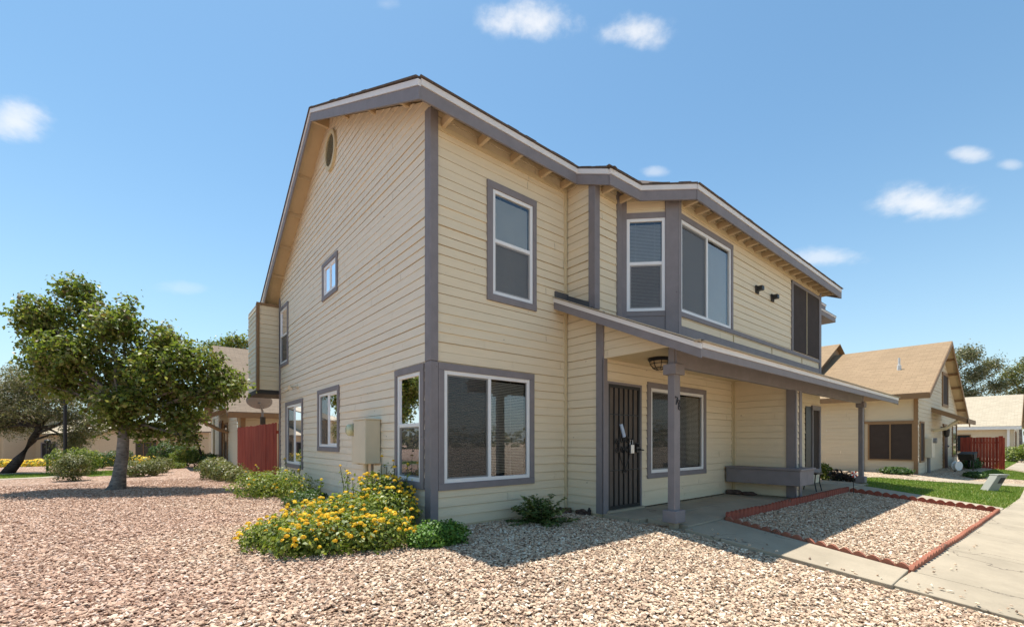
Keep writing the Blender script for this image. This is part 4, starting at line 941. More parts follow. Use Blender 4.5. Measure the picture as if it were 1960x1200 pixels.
lantana('lantana_bush', (-.9, .3, 0), [(.58, .30, .32, .38, .42, .38), (.36, -.2, .25, .36, .40, .30), (.05, .1, .22, .5, .5, .28), (-.4, -.55, .16, .48, .42, .24), (-.8, -.05, .14, .45, .42, .2), (.52, .9, .2, .34, .45, .27), (.05, .7, .2, .5, .5, .26), (-.45, .35, .18, .5, .5, .24), (.0, -.75, .16, .4, .35, .22), (-.95, .35, .1, .3, .3, .15), (-.75, -.5, .12, .35, .3, .2), (.55, .62, .38, .30, .5, .34)], 21000, 640,
        'large yellow flowering shrub spilling onto the gravel at the near house corner',
        [(.62, .75, .95), (.55, .2, .82), (.3, 1.3, .80), (.68, .05, .86), (.2, .9, .7), (-.1, 1.25, .62), (.4, 1.5, .7), (.72, .4, .9), (-.5, .9, .5), (.1, .4, .66)])
lantana('lantana_bush', (-.85, 5.2, 0), [(0, 0, .25, .5, .5, .32), (-.3, .35, .2, .5, .45, .28), (.3, .6, .25, .4, .6, .35), (.3, -.6, .22, .4, .5, .3), (-.1, 1.0, .22, .5, .5, .3)], 6000, 34,
        'smaller yellow flowering shrub along the gable wall in front of the red fence', [(.5, 1.2, .75), (.6, .5, .8), (.3, -.8, .6), (-.2, .6, .65)])
bush('ground_shrub', (-.72, 3.5, 0), [(0, 0, .10, .36, .4, .15), (.25, .25, .12, .25, .3, .15)], 2500, .05, M['leaf_dark'], 'low dark green shrub on the gravel between the two yellow flowering shrubs')
bush('mound_plant', (-.34, -.72, 0), [(0, 0, .10, .28, .26, .19), (.17, -.03, .09, .22, .22, .17), (-.15, .0, .09, .2, .2, .16)], 6500, .034, M['leaf_mound'], 'low rounded bright green plant at the foot of the corner board', aspect=.7)
# spiky shrub: fronds
t = empty('spiky_shrub', (1.48, -.55, 0), 'dark green shrub of narrow leaves below the front window', 'shrub')
cs = []; ns = []; ds = []
for k in range(64):
    a = rng.random()*6.28; el = rng.uniform(.15, 1.25); ln = rng.uniform(.3, .58)
    dirv = np.array([math.cos(a)*math.cos(el), math.sin(a)*math.cos(el), math.sin(el)])
    for q in np.linspace(.15, 1, 13):
        p_ = np.array([1.48, -.55, .02])+dirv*ln*q*np.array([1.1, 1.0, 1])+np.array([0, 0, -.12*q*q])
        for s in (-1, 0, 1):
            sd = np.cross(dirv, [0, 0, 1]); sd /= np.linalg.norm(sd)+1e-6
            cs.append(p_+sd*s*.035+rng.normal(size=3)*.008); ds.append(dirv+sd*s*.9); ns.append(np.array([0, 0, 1.])+rng.normal(size=3)*.4)
cs = np.array(cs); cs[:, 2] = np.maximum(cs[:, 2], .02)
leaf_obj('foliage', leaf_arrays(cs, .075+.03*rng.random(len(cs)), np.array(ns), .36, .05, np.array(ds)), M['leaf_dusty'], t)
s = MB()
for k in range(8): a = k*.8; s.tube([(1.48, -.55, -.02), (1.48+math.cos(a)*.2, -.55+math.sin(a)*.18, .25)], [.014, .005], 5)
s.build('stems', M['barkdark'], t)

# ---- generic tree
def limb(mb, p, q, r0, r1, wob=.08, n=5):
    p = Vector(p); q = Vector(q); pts = []; rad = []
    for k in range(n+1):
        t = k/n; w = wob*(q-p).length*math.sin(math.pi*t); pts.append(p.lerp(q, t)+Vector((random.uniform(-w, w), random.uniform(-w, w), random.uniform(0, w)))); rad.append(r0+(r1-r0)*t)
    mb.tube(pts, rad, 7); return pts[-1]
def tree(name, base, trunk, fork, clumps, n, leaf, mat, bark, label, aspect=.55, twigs=3, shell=.35, up=.4, group=None, sub=None, lean=None):
    root = empty(name, base, label, 'tree', group)
    m_ = MB(); pts = [off(base, r, d, z) for r, d, z, _ in trunk]; m_.tube(pts, [a[3] for a in trunk], 12); m_.build('trunk', M[bark], root, True)
    f0 = Vector(pts[-1]); f1 = Vector(pts[-2]); br = MB(); C_ = []
    for (r, d, z, a, b, c) in clumps:
        q = Vector(off(base, r, d, z)); st = f0 if random.random() < .7 else f1.lerp(f0, random.random())
        e = limb(br, st, q, trunk[-1][3]*.55, .014, .07)
        for k in range(twigs):
            v = Vector(rng.normal(size=3)).normalized(); limb(br, q.lerp(st, random.random()*.4), q+Vector((v.x*a, v.y*a, v.z*c))*.8, .016, .005, .05, 3)
        C_.append((q.x, q.y, q.z, a, b, c))
    br.build('branches', M[bark], root, True)
    # leaf clusters inside every clump
    nc = max(1, n//14); cc, dd = blob_pts(C_, nc, shell)
    k = np.repeat(np.arange(nc), 14); pts = cc[k]+rng.normal(size=(len(k), 3))*leaf*.95
    nr = dd[k]*.5+rng.normal(size=(len(k), 3))*.7+np.array([0, 0, up])
    leaf_obj('crown', leaf_arrays(pts, leaf*(.6+.8*rng.random(len(k))), nr, aspect), mat, root)
    return root
tree('shade_tree', (-3.42, 9.2, -.02), [(-.12, 0, -.05, .24), (-.07, 0, .10, .17), (-.03, 0, .35, .135), (.05, 0, .9, .12), (.08, 0, 1.4, .108), (.05, 0, 1.9, .085)], None,
     [(-1.1, .1, 4.85, .48, .45, .36), (-1.7, -.2, 4.2, .58, .55, .42), (-.75, .2, 4.20, .70, .65, .52), (.05, -.3, 3.9, .68, .65, .45), (.85, .2, 3.65, .68, .65, .42), (.15, .1, 4.45, .12, .12, .28), (1.75, 0, 3.15, .65, .65, .42), (2.35, .2, 2.7, .55, .5, .40), (-1.7, .3, 3.5, .70, .65, .52), (-.75, -.5, 3.2, .75, .7, .55), (.2, .3, 3.05, .75, .8, .55), (1.2, -.3, 2.8, .70, .7, .5), (1.95, .2, 2.35, .6, .6, .38), (-1.35, 0, 2.6, .6, .6, .42), (-.5, .5, 2.15, .65, .65, .40), (.45, -.5, 2.1, .65, .65, .40), (1.25, .3, 1.85, .55, .55, .35), (.5, .3, 1.45, .48, .48, .26), (1.5, .1, 1.35, .28, .28, .3), (-1.95, -.1, 4.0, .45, .4, .22), (2.75, 0, 2.5, .3, .3, .22), (-1.5, -.2, 3.0, .5, .5, .3), (-2.2, .1, 4.25, .35, .35, .22), (-.3, .4, 2.7, .7, .7, .4), (.8, .5, 2.3, .6, .6, .4), (.1, -.2, 1.7, .5, .5, .3)],
     36000, .098, M['leaf_main'], 'bark', 'broad leafed tree with a thick grey trunk standing in the gravel yard', .62, 4, .3)
tree('leaning_tree', (-6.75, 19.2, 0), [(-.25, 0, -.05, .19), (.2, 0, .5, .145), (.7, 0, 1.2, .115), (1.0, 0, 1.7, .09)], None,
     [(-1.2, 0, 2.9, .9, .8, .45), (-.2, .3, 3.3, 1.0, .9, .45), (.9, 0, 3.5, 1.1, .9, .5), (1.9, .2, 3.0, .8, .8, .5), (.2, -.4, 2.5, 1.1, .9, .45), (1.5, -.3, 2.3, 1.0, .8, .5), (-1.9, .2, 2.2, .8, .8, .5), (2.4, 0, 2.1, .6, .6, .5), (-.8, 0, 1.9, .9, .8, .4), (2.3, .1, 1.5, .5, .5, .4), (-2.6, 0, 2.9, .7, .7, .6), (-2.3, -.3, 1.5, .7, .6, .4), (2.0, .2, 1.2, .7, .5, .45), (-.2, .4, 1.7, .8, .6, .4), (.6, 0, 2.9, 1.0, .8, .5), (2.9, 0, 1.7, .5, .5, .4)],
     42000, .09, M['leaf_mesq'], 'barkdark', 'leaning dark trunked tree with feathery olive foliage at the left edge', .3, 4, .3)
tree('slender_tree', (-1.0, 19.2, 0), [(.0, 0, 0, .06), (-.05, 0, .6, .05), (-.3, 0, 1.3, .042), (-.6, 0, 1.7, .03)], None,
     [(-.7, 0, 1.9, .45, .4, .3), (-.3, .2, 2.3, .4, .4, .3), (-.9, 0, 2.3, .4, .4, .3)], 2600, .09, M['leaf_bush'], 'barkdark', 'slender curved young tree by the beige wall behind the hedges', .5, 2)
tree('tall_tree', (2.2, 35, -1.0), [(0, 0, 0, .3), (0, 0, 3, .25), (0, 0, 6, .18)], None,
     [(-1.2, 0, 9.3, 1.0, .9, .6), (.2, 0, 9.7, 1.0, .9, .6), (1.4, 0, 9.5, 1.0, .9, .7), (-.6, .3, 8.4, 1.2, 1, .8), (1, 0, 8.2, 1.2, 1, .8), (2.4, 0, 8.8, .9, .9, .7)], 6000, .2, M['leaf_main'], 'bark', 'green tree top rising behind the brown roofed house on the left', .55, 2)
tree('airy_tree', (60, 1.5, .3), [(0, 0, 0, .4), (.1, 0, 3, .32), (.3, 0, 4.5, .25)], None,
     [(-1.5, 0, 7.2, 1.5, 1.2, .9), (.2, 0, 8.5, 1.5, 1.2, .9), (2.2, 0, 9.6, 1.5, 1.3, .9), (-2.4, 0, 5.7, 1.3, 1.2, .9), (.8, 0, 6.5, 1.6, 1.3, 1.0), (3.2, 0, 7.6, 1.4, 1.2, .9), (-.6, 0, 4.9, 1.3, 1.2, .9), (2.4, 0, 5.5, 1.5, 1.2, .9), (4.6, 0, 8.6, 1.2, 1.1, .8), (5.2, 0, 6.3, 1.2, 1.1, .8)],
     16000, .24, M['leaf_euc'], 'bark', 'tall airy tree with gaps of sky rising behind the tan roofs on the right', .35, 4, .25)
tree('dense_tree', (66, -3.2, -.2), [(0, 0, 0, .4), (0, 0, 3, .3), (.1, 0, 4.5, .25)], None,
     [(-.3, 0, 8.0, 1.4, 1.2, 1.0), (1.4, 0, 9.0, 1.5, 1.2, 1.0), (.6, 0, 6.2, 1.6, 1.3, 1.1), (2.6, 0, 7.2, 1.5, 1.3, 1.1), (.8, 0, 4.2, 1.6, 1.3, 1.1), (2.6, 0, 4.6, 1.5, 1.2, 1.1)],
     9000, .24, M['leaf_bush'], 'bark', 'greener tree at the right edge beyond the pale roofed house', .4, 3, .3)

# ---- shrubs in the distance
bush('shrub', (-4.66, 13.35, 0), [(0, 0, .38, .46, .46, .42), (.05, 0, .55, .38, .38, .25)], 4200, .05, M['leaf_bush'], 'rounded dry looking shrub in front of the lamp post hedge')
bush('hedge', (-4.92, 16.3, 0), [(-.35, .25, .48, .40, .4, .44), (.08, 0, .52, .42, .4, .44), (.45, -.25, .48, .38, .4, .44)], 5500, .06, M['leaf_lant'], 'clipped green hedge at the foot of the black lamp post', 'hedge')
bush('hedge', (-4.1, 20.6, 0), [(-.5, .4, .35, .6, .5, .4), (.3, -.2, .4, .6, .5, .42)], 4000, .07, M['leaf_dark'], 'dark green hedge left of the tree trunk below the beige gable', 'hedge')
bush('shrub', (-3.2, 14.1, 0), [(0, 0, .24, .45, .45, .3), (.45, .2, .26, .4, .4, .28)], 3600, .055, M['leaf_bush'], 'low sprawling shrub just right of the big tree trunk')
bush('shrub', (-2.5, 15.9, 0), [(0, 0, .28, .4, .4, .32), (-.4, .2, .25, .3, .3, .3)], 2600, .055, M['leaf_bush'], 'small round shrub beside the sprawling one, in front of the sliding door')
bush('shrub', (-2.15, 21.6, 0), [(0, 0, .6, .8, .7, .6), (.7, -.5, .5, .6, .6, .5)], 4500, .09, M['leaf_dark'], 'tall dark leafy shrub in front of the beige house with the sliding door')
bush('hedge', (-1.48, 19.6, 0), [(-.3, .2, .42, .42, .4, .40), (.3, -.2, .42, .42, .4, .40), (0, 0, .6, .45, .4, .22)], 4200, .06, M['leaf_lant'], 'box shaped hedge by the slender curved tree', 'hedge')
bush('ground_shrub', (-1.9, 18.6, 0), [(0, 0, .12, .35, .3, .14)], 700, .06, M['leaf_lant'], 'small light green plant on the gravel in front of the box hedge')
bush('shrub', (-1.05, 10.4, 0), [(0, 0, .25, .5, .5, .3), (-.25, .9, .3, .5, .6, .35), (.2, -.8, .18, .4, .5, .24), (-.1, 2.0, .3, .45, .6, .35)], 5200, .07, M['leaf_bush'], 'leafy green shrub growing along the foot of the red fence')
bush('shrub', (-.78, 17.4, 0), [(0, 0, .3, .35, .8, .35), (0, 1.4, .3, .35, .7, .35)], 2400, .08, M['leaf_dark'], 'dark shrub below the windows of the brown roofed house')
for loc, lab, nb in (((-7.2, 27.5, -.25), 'strip of yellow flowers behind the leaning tree', 3), ((-4.1, 22.6, -.02), 'strip of yellow flowers in front of the dark hedge by the beige gable', 3)):
    t = bush('flower_bed', loc, [(-1.2, .9, .2, .7, .5, .25), (0, 0, .2, .7, .5, .25), (1.0, -.7, .2, .7, .5, .25)], 2500, .08, M['leaf_lant'], lab, 'flowers', stems=False)
    p_, d_ = blob_pts([(-1.2, .9, .25, .7, .5, .25), (0, 0, .25, .7, .5, .25), (1.0, -.7, .25, .7, .5, .25)], 1800, .9); p_ = p_+np.array(loc); p_[:, 2] = np.maximum(p_[:, 2], loc[2]+.05)
    o = leaf_obj('blossoms', leaf_arrays(p_, .07+.03*rng.random(len(p_)), d_+np.array([-.4, -.5, .6]), .9), M['petal'], t); o['kind'] = 'stuff'
# shrubs at the right
bush('ground_shrub', (17.7, -1.75, 0), [(0, 0, .1, .3, .5, .16)], 900, .09, M['leaf_dark'], 'low green plant on the gravel below the dark window of the tan house')
bush('ground_shrub', (20.7, -3.5, T(20.7, -3.5)), [(0, 0, .08, .7, .35, .13)], 900, .09, M['leaf_dark'], 'flat green plant on the gravel beyond the lawn by the utility pedestal')
bush('shrub', (26.6, -2.95, -.08), [(0, 0, .2, .7, .35, .25), (1.2, .1, .25, .6, .3, .28)], 1800, .1, M['leaf_dark'], 'dark green shrub at the foot of the tan gable near the red gate')
bush('shrub', (40.5, -3.75, T(0, -3.75)), [(0, 0, .5, .8, .5, .5), (.4, -.6, .6, .8, .5, .6)], 2200, .13, M['leaf_lant'], 'bright green shrub at the right edge beside the red gate')
bush('potted_shrub', (12.6, -1.0, 0), [(0, 0, .25, .22, .22, .25), (.1, .1, .35, .2, .2, .2)], 900, .07, M['leaf_lant'], 'light green bushy plant at the end of the porch by the planter')
bush('potted_shrub', (12.45, -1.32, 0), [(0, 0, .18, .25, .2, .2), (.0, -.3, .16, .2, .2, .16)], 900, .07, M['leaf_purple'], 'dark purple leaved plant beside the light green one on the far porch')

# pinwheel flower stuck in the bed
t = empty('garden_pinwheel', (9.75, -2.33, 0), 'red and white garden pinwheel flower at the far corner of the gravel bed', 'ornament')
MB().tube([(9.75, -2.33, -.05), (9.75, -2.33, .42)], .008, 6).build('stake', M['metal_black'], t)
for k in range(8):
    a = k*math.pi/4; c0 = Vector((9.75, -2.345, .42)); u_ = RT*math.cos(a)+Vector((0, 0, 1))*math.sin(a); v_ = RT*math.cos(a+.5)+Vector((0, 0, 1))*math.sin(a+.5)
    MB().prism([c0, c0+u_*.09, c0+v_*.075], tuple(-FW*.006)).build('petal', M['plastic_red' if k % 2 else 'plastic_white'], t)
# garden chair by the far porch wall
t = empty('garden_chair', (8.75, -1.75, .06), 'black metal garden chair half hidden behind the planter', 'chair')
for dx in (0, .36):
    for dy in (0, .36): MB().tube([(8.6+dx, -1.92+dy, .06), (8.63+dx*.9, -1.88+dy*.8, .25), (8.61+dx*.9, -1.9+dy*.9, .45)], .012, 6).build('leg', M['metal_black'], t)
MB().box(WORLD, 8.58, 8.98, -1.94, -1.54, .44, .47).build('seat', M['metal_black'], t)
mb = MB(); mb.tube([(8.6, -1.54, .46), (8.6, -1.50, .72), (8.8, -1.48, .78), (8.97, -1.50, .72), (8.97, -1.54, .46)], .012, 6)
for k in range(3): mb.tube([(8.68+.1*k, -1.53, .46), (8.68+.1*k, -1.49, .75)], .007, 5)
mb.build('backrest', M['metal_black'], t)
# utility pedestal leaning on the lawn
t = empty('utility_pedestal', (15.5, -4.15, T(0, -4.15)), 'tilted pale green utility pedestal standing on the lawn', 'utility box')
u_ = Vector((.83, -.56, 0)); zz_ = (Vector((0, 0, 1))+u_*.45).normalized(); b0 = Vector((15.4, -4.12, T(0, -4.12)-.05)); w_ = u_.cross(zz_)
zz_ = (Vector((0, 0, 1))+u_*.75).normalized()
MB().prism([b0-u_*.17-FW*.1, b0+u_*.17-FW*.1, b0+u_*.17+FW*.12, b0-u_*.17+FW*.12], zz_*.62).build('cabinet', M['utility'], t, bevel=.02)
MB().prism([b0-u_*.185-FW*.115+zz_*.62, b0+u_*.185-FW*.115+zz_*.62, b0+u_*.185+FW*.135+zz_*.62, b0-u_*.185+FW*.135+zz_*.62], zz_*.03).build('cap', M['utility'], t, bevel=.01)
MB().prism([b0-u_*.02-FW*.104+zz_*.34, b0+u_*.12-FW*.104+zz_*.34, b0+u_*.12-FW*.104+zz_*.54, b0-u_*.02-FW*.104+zz_*.54], -FW*.006).build('warning_plate', M['darkplate'], t)
# lamp post and low path light at left
t = empty('lamp_post', (-5.11, 16.42, 0), 'slim black lamp post rising out of the clipped hedge', 'street lamp')
MB().tube([(-5.11, 16.42, 0), (-5.11, 16.42, 2.55)], .05, 10).lathe((-5.11, 16.42, 0), [(.11, 0), (.11, .25), (.06, .3)], 12).build('pole', M['metal_black'], t)
MB().lathe((-5.11, 16.42, 2.55), [(.10, 0), (.15, .08), (.17, .3), (.05, .42)], 12).build('lantern', M['metal_black'], t)
t = empty('path_light', (-5.97, 20, 0), 'short thin black post light beside the leaning tree', 'post light')
MB().tube([(-5.97, 20, -.05), (-5.97, 20, 1.1)], .04, 8).build('pole', M['metal_black'], t); MB().lathe((-5.97, 20, 1.1), [(.1, 0), (.1, .1), (.04, .16)], 10).build('lamp_head', M['metal_black'], t)

# ================================================================== OTHER HOUSES
def simple_window(parent, fr, a0, a1, z0, z1, cas='browntrim', glass='sunscreen', c=.09, mull=False):
    w = MB().box(fr, a0-c, a1+c, -.01, .05, z1, z1+c).box(fr, a0-c, a1+c, -.01, .05, z0-c, z0).box(fr, a0-c, a0, -.01, .048, z0, z1).box(fr, a1, a1+c, -.01, .048, z0, z1)
    if mull: w.box(fr, (a0+a1)/2-.02, (a0+a1)/2+.02, -.01, .045, z0, z1)
    w = w.build('window', M[cas], parent)
    MB().box(fr, a0, a1, -.005, .026, z0, z1).build('pane', M[glass], w); return w
M['darkglass'] = mat_plain('dark_window_glass', (.02, .025, .028), .05, .6, .2)
# --- tan roofed house on the right: ridge runs along Y
K = empty('neighbour_house', (24, 1, 0), 'pale sided house with a steep tan shingle roof and a gable facing the walk', 'house')
x0, x1, yF, yB = 18.76, 29.6, -2.19, 12.0; ap = 24.1; ez = 2.86; sl = .46; azz = ez+sl*(ap-18.4)
wl = lambda x: ez+sl*(x-18.4)-.10 if x < ap else azz-.10-.50*(x-ap)
WA = Fr((x0, yF), (0, 1), (-1, 0)); WG = Fr((x0, yF), (1, 0), (0, -1))
mb = MB(); siding(mb, WA, 1.6, 14, -.1, 2.9, seed=31, lap=.15); siding(mb, WA, 0, 1.6, -.1, .42, seed=32, lap=.15); mb.quad(WA.p(.0, .0, .42), WA.p(1.6, .0, .42), WA.p(1.6, .0, 2.95), WA.p(0, .0, 2.95))
ext = lambda z: max(0, (z+.10-ez)/sl+18.4-x0)
exr = lambda z: min(x1-x0, ap-x0+(azz-.10-z)/.50)
siding(mb, WG, ext, exr, -.15, azz-.1, seed=33, lap=.15); mb.build('wall', M['tansiding'], K, recalc=False)
rf = MB(); rf.prism([(18.35, -2.55, ez), (18.35, 14, ez), (ap, 14, azz), (ap, -2.55, azz)], (0, 0, .05)); rf.prism([(ap, -2.55, azz), (ap, 14, azz), (30.9, 14, azz-.5*(30.9-ap)), (30.9, -2.55, azz-.5*(30.9-ap))], (0, 0, .05))
Rr = rf.build('roof', M['shingleN2'], K)
mb = MB(); mb.prism([(18.33, -2.57, ez+.03), (ap, -2.57, azz+.03), (ap, -2.57, azz-.16), (18.33, -2.57, ez-.16)], (0, .04, 0)); mb.prism([(30.92, -2.57, azz-.5*(30.92-ap)+.03), (ap, -2.57, azz+.03), (ap, -2.57, azz-.16), (30.92, -2.57, azz-.5*(30.92-ap)-.16)], (0, .04, 0)); mb.box(WORLD, 18.31, 18.35, -2.57, 14, ez-.16, ez+.02)
mb.build('fascia', M['browntrim'], Rr)
mb = MB(); mb.quad((18.4, -2.52, ez-.02), (ap, -2.52, azz-.02), (ap, -2.15, azz-.02), (18.4, -2.15, ez-.02)); mb.quad((30.8, -2.52, azz-.5*(30.8-ap)-.02), (ap, -2.52, azz-.02), (ap, -2.15, azz-.02), (30.8, -2.15, azz-.5*(30.8-ap)-.02)); mb.quad((18.36, -2.5, ez-.03), (18.36, 14, ez-.03), (18.8, 14, ez-.03), (18.8, -2.5, ez-.03)); mb.build('soffit', M['soffit'], Rr, recalc=False)
for x in (25.2, 26.3, 27.4, 28.5, 29.4): z_ = azz-.5*(x-ap)-.09; MB().beam((x, -2.52, z_), (x, -2.17, z_), .05, .1).build('lookout', M['browntrim'], Rr)
# raised roof section further back, with its own little gable
mb = MB(); mb.prism([(20, 1.5, 3.9), (20, 14, 3.9), (24.2, 14, 6.05), (24.2, 1.5, 6.05)], (0, 0, .05)); mb.prism([(24.2, 1.5, 6.05), (24.2, 14, 6.05), (28, 14, 4.2), (28, 1.5, 4.2)], (0, 0, .05)); mb.build('upper_roof', M['shingleN2'], K)
MB().prism([(20.2, 1.7, 3.9), (24.2, 1.7, 6.02), (27.8, 1.7, 4.2)], (0, .05, 0)).build('upper_gable', M['browntrim'], K)
for z0_, z1_, a in ((-.1, 2.9, 0.0), (-.1, 2.9, 1.56)): MB().box(WA, a, a+.11, -.01, .05, z0_, z1_).build('corner_board', M['browntrim'], K)
MB().box(WA, .11, 1.56, -.01, .045, 1.86, 1.94).build('trim_board', M['browntrim'], K)
simple_window(K, WA, .16, 1.40, .50, 1.82, 'browntrim', 'sunscreen', .05, True)
simple_window(K, WG, .25, .95, .45, 1.85, 'browntrim', 'sunscreen', .06)
simple_window(K, WG, 5.7, 7.2, 2.85, 4.15, 'browntrim', 'sunscreen', .12)
simple_window(K, WG, 8.9, 10.3, .5, 1.95, 'browntrim', 'darkglass', .10)
dd = MB().box(WG, 5.8, 6.9, -.01, .06, -.05, 1.95).build('door', M['browntrim'], K); MB().box(WG, 5.95, 6.75, .06, .08, -.05, 1.85).build('door_leaf', M['brown'], dd); MB().lathe(WG.p(6.65, .08, .95), [(.04, 0), (.04, .06)], 8, WG.n).build('handle', M['steel'], dd)
cp = MB(); cp.prism([(21.6, -2.19, 2.47), (24.3, -2.19, 2.47), (24.3, -3.2, 1.98), (21.6, -3.2, 1.98)], (0, 0, .08)); cp = cp.build('door_canopy', M['shingleN2'], K)
mb = MB(); mb.prism([(21.57, -2.19, 2.53), (21.57, -3.23, 2.03), (21.57, -3.23, 1.87), (21.57, -2.19, 2.36)], (.05, 0, 0)); mb.box(WORLD, 21.57, 24.3, -3.25, -3.2, 1.87, 2.04); mb.build('fascia', M['browntrim'], cp)
pts = [(21.75, -2.22, 1.6), (21.75, -2.6, 1.68), (21.75, -2.8, 1.86), (21.75, -2.95, 1.98)]; MB().tube(pts, .07, 6).build('bracket', M['creamtrim'], cp)
MB().lathe((21, -1.3, 4.05), [(.07, 0), (.07, .25), (.04, .26), (.04, .55)], 10).build('vent_pipe', M['plastic_white'], Rr)
t = empty('wall_lantern', (24, -2.4, 1.6), 'dark wall lantern beside the door of the tan roofed house', 'lamp')
MB().box(WG, 5.15, 5.25, .02, .2, 1.75, 1.8).build('bracket', M['metal_black'], t); MB().lathe(WG.p(5.2, .2, 1.75), [(.06, 0), (.12, -.08), (.09, -.35), (.03, -.4)], 8).build('lantern', M['metal_black'], t)
t = empty('electric_meter', (20, -2.3, .8), 'pale electric meter cabinet on the gable wall of the tan roofed house', 'meter box')
MB().box(WG, 1.25, 1.95, .02, .22, .55, 1.3).build('cabinet', M['meter'], t, bevel=.01); MB().lathe(WG.p(1.6, .22, 1.2), [(.10, 0), (.1, .1)], 12, WG.n).build('meter', M['meterdark'], t); MB().tube([WG.p(1.5, .1, .55), WG.p(1.5, .1, -.15)], .05, 8).build('conduit', M['meterdark'], t)
t = empty('hose_reel', (22.9, -2.7, 0), 'white round hose reel on the ground by the tan gable wall', 'hose reel')
MB().lathe((22.9, -2.75, .16), [(.19, 0), (.19, .03), (.1, .04), (.1, .11), (.19, .12), (.19, .15)], 18, Vector((-.5, -.85, 0))).build('drum', M['plastic_white'], t); MB().tube([(22.9, -2.75, -.1), (22.9, -2.75, .24)], .03, 6).build('stand', M['metal_black'], t)
t = empty('wheelbarrow', (24.9, -3.0, 0), 'dark wheelbarrow parked by the door of the tan roofed house', 'wheelbarrow')
MB().prism([(24.5, -3.2, .35), (25.5, -3.2, .45), (25.7, -3.2, .7), (24.2, -3.2, .62)], (0, .5, 0)).build('tray', M['darkplate'], t); MB().lathe((25.8, -2.98, .2), [(.2, 0), (.2, .08)], 14, (0, 1, 0)).build('wheel', M['metal_black'], t)
for y in (-3.15, -2.75): MB().tube([(25.8, y, .22), (24.5, y, .4), (23.8, y, .62)], .02, 6).tube([(24.6, y, .4), (24.5, y, -.1)], .02, 6).build('handle', M['barkdark'], t)
# red gate beside it
t = empty('red_gate', (28.6, -3.1, 0), 'red board fence panel beside the tan roofed house', 'fence'); fr = Fr((28.62, -2.4), (0, -1), (-1, 0)); mb = MB(); n = 14; ww = 1.5/n
for k in range(n):
    hgt = 1.36+random.uniform(-.02, .02); mb.box(fr, k*ww+.003, (k+1)*ww-.003, 0, .02, -.2, hgt)
mb.build('boards', M['redwood'], t)
for z in (.2, 1.1): MB().box(fr, 0, 1.5, -.05, -.004, z-.04, z+.04).build('rail', M['redwood'], t)
MB().box(fr, 1.3, 1.44, .022, .10, -.2, 1.42).build('fence_post', M['redwood'], t)
# --- pale roofed house further right
K = empty('neighbour_house', (48, 2, 0), 'small pale house with a light shingle roof beyond the red gate', 'house')
x0 = 45.0; WA = Fr((x0, -3.65), (0, 1), (-1, 0)); WG = Fr((x0, -3.65), (1, 0), (0, -1)); ap = 49.6; ez = 2.2; azz = 4.75; sl = (azz-ez)/(ap-44.6)
mb = MB(); siding(mb, WA, 0, 9, -.4, 2.25, seed=41, lap=.18); siding(mb, WG, lambda z: max(0, (z+.08-ez)/sl-.4), lambda z: min(8.5, ap-x0+(azz-.08-z)/sl), -.4, azz-.1, seed=42, lap=.18); mb.build('wall', M['tansiding'], K, recalc=False)
rf = MB(); rf.prism([(44.6, -4.0, ez), (44.6, 9, ez), (ap, 9, azz), (ap, -4.0, azz)], (0, 0, .05)); rf.prism([(ap, -4, azz), (ap, 9, azz), (54.2, 9, ez+.1), (54.2, -4, ez+.1)], (0, 0, .05)); Rr = rf.build('roof', M['shingleN3'], K)
mb = MB(); mb.prism([(44.58, -4.02, ez+.03), (ap, -4.02, azz+.03), (ap, -4.02, azz-.17), (44.58, -4.02, ez-.17)], (0, .04, 0)); mb.prism([(54.2, -4.02, ez+.13), (ap, -4.02, azz+.03), (ap, -4.02, azz-.17), (54.2, -4.02, ez-.07)], (0, .04, 0)); mb.build('fascia', M['browntrim'], Rr); MB().box(WORLD, 44.55, 44.6, -4.02, 9, ez-.2, ez+.02).build('gutter', M['plastic_white'], Rr)
MB().box(WA, 0.2, .32, -.01, .3, -.3, 2.2).build('porch_post', M['plastic_white'], K); simple_window(K, WA, 2.2, 3.2, .4, 1.6, 'browntrim', 'darkglass', .06); simple_window(K, WG, 1.6, 2.6, .5, 1.8, 'browntrim', 'darkglass', .08)
# --- brown roofed house behind the red fence: ridge along X, gable facing the yard
K = empty('neighbour_house', (3, 19, 0), 'pale sided house with a brown shingle roof behind the red fence', 'house')
y0, y1, rY = 14.55, 23.6, 19.1; ez = 2.24; azz = 5.5; sl = (azz-ez)/(rY-14.25)
WG = Fr((-.25, y0), (0, 1), (-1, 0)); WF = Fr((-.25, y0), (1, 0), (0, -1))
mb = MB(); siding(mb, WG, lambda z: max(0, (z+.08-ez)/sl-.3), lambda z: min(y1-y0, rY-y0+(azz-.08-z)/sl), -.1, azz-.1, seed=51, lap=.15); siding(mb, WF, 0, 8, -.1, 2.35, seed=52, lap=.15); mb.build('wall', M['tansiding'], K, recalc=False)
rf = MB(); rf.prism([(-.6, 14.25, ez), (9, 14.25, ez), (9, rY, azz), (-.6, rY, azz)], (0, 0, .05)); rf.prism([(-.6, rY, azz), (9, rY, azz), (9, 24, ez), (-.6, 24, ez)], (0, 0, .05)); Rr = rf.build('roof', M['shingleN1'], K)
mb = MB(); mb.prism([(-.62, 14.23, ez+.03), (-.62, rY, azz+.03), (-.62, rY, azz-.17), (-.62, 14.23, ez-.17)], (.04, 0, 0)); mb.prism([(-.62, 24, ez+.03), (-.62, rY, azz+.03), (-.62, rY, azz-.17), (-.62, 24, ez-.17)], (.04, 0, 0)); mb.box(WORLD, -.6, 9, 14.2, 14.25, ez-.18, ez+.02); mb.build('fascia', M['browntrim'], Rr)
mb = MB(); mb.quad((-.58, 14.27, ez-.02), (9, 14.27, ez-.02), (9, 14.6, ez+.2), (-.58, 14.6, ez+.2)); mb.build('soffit', M['soffit'], Rr, recalc=False)
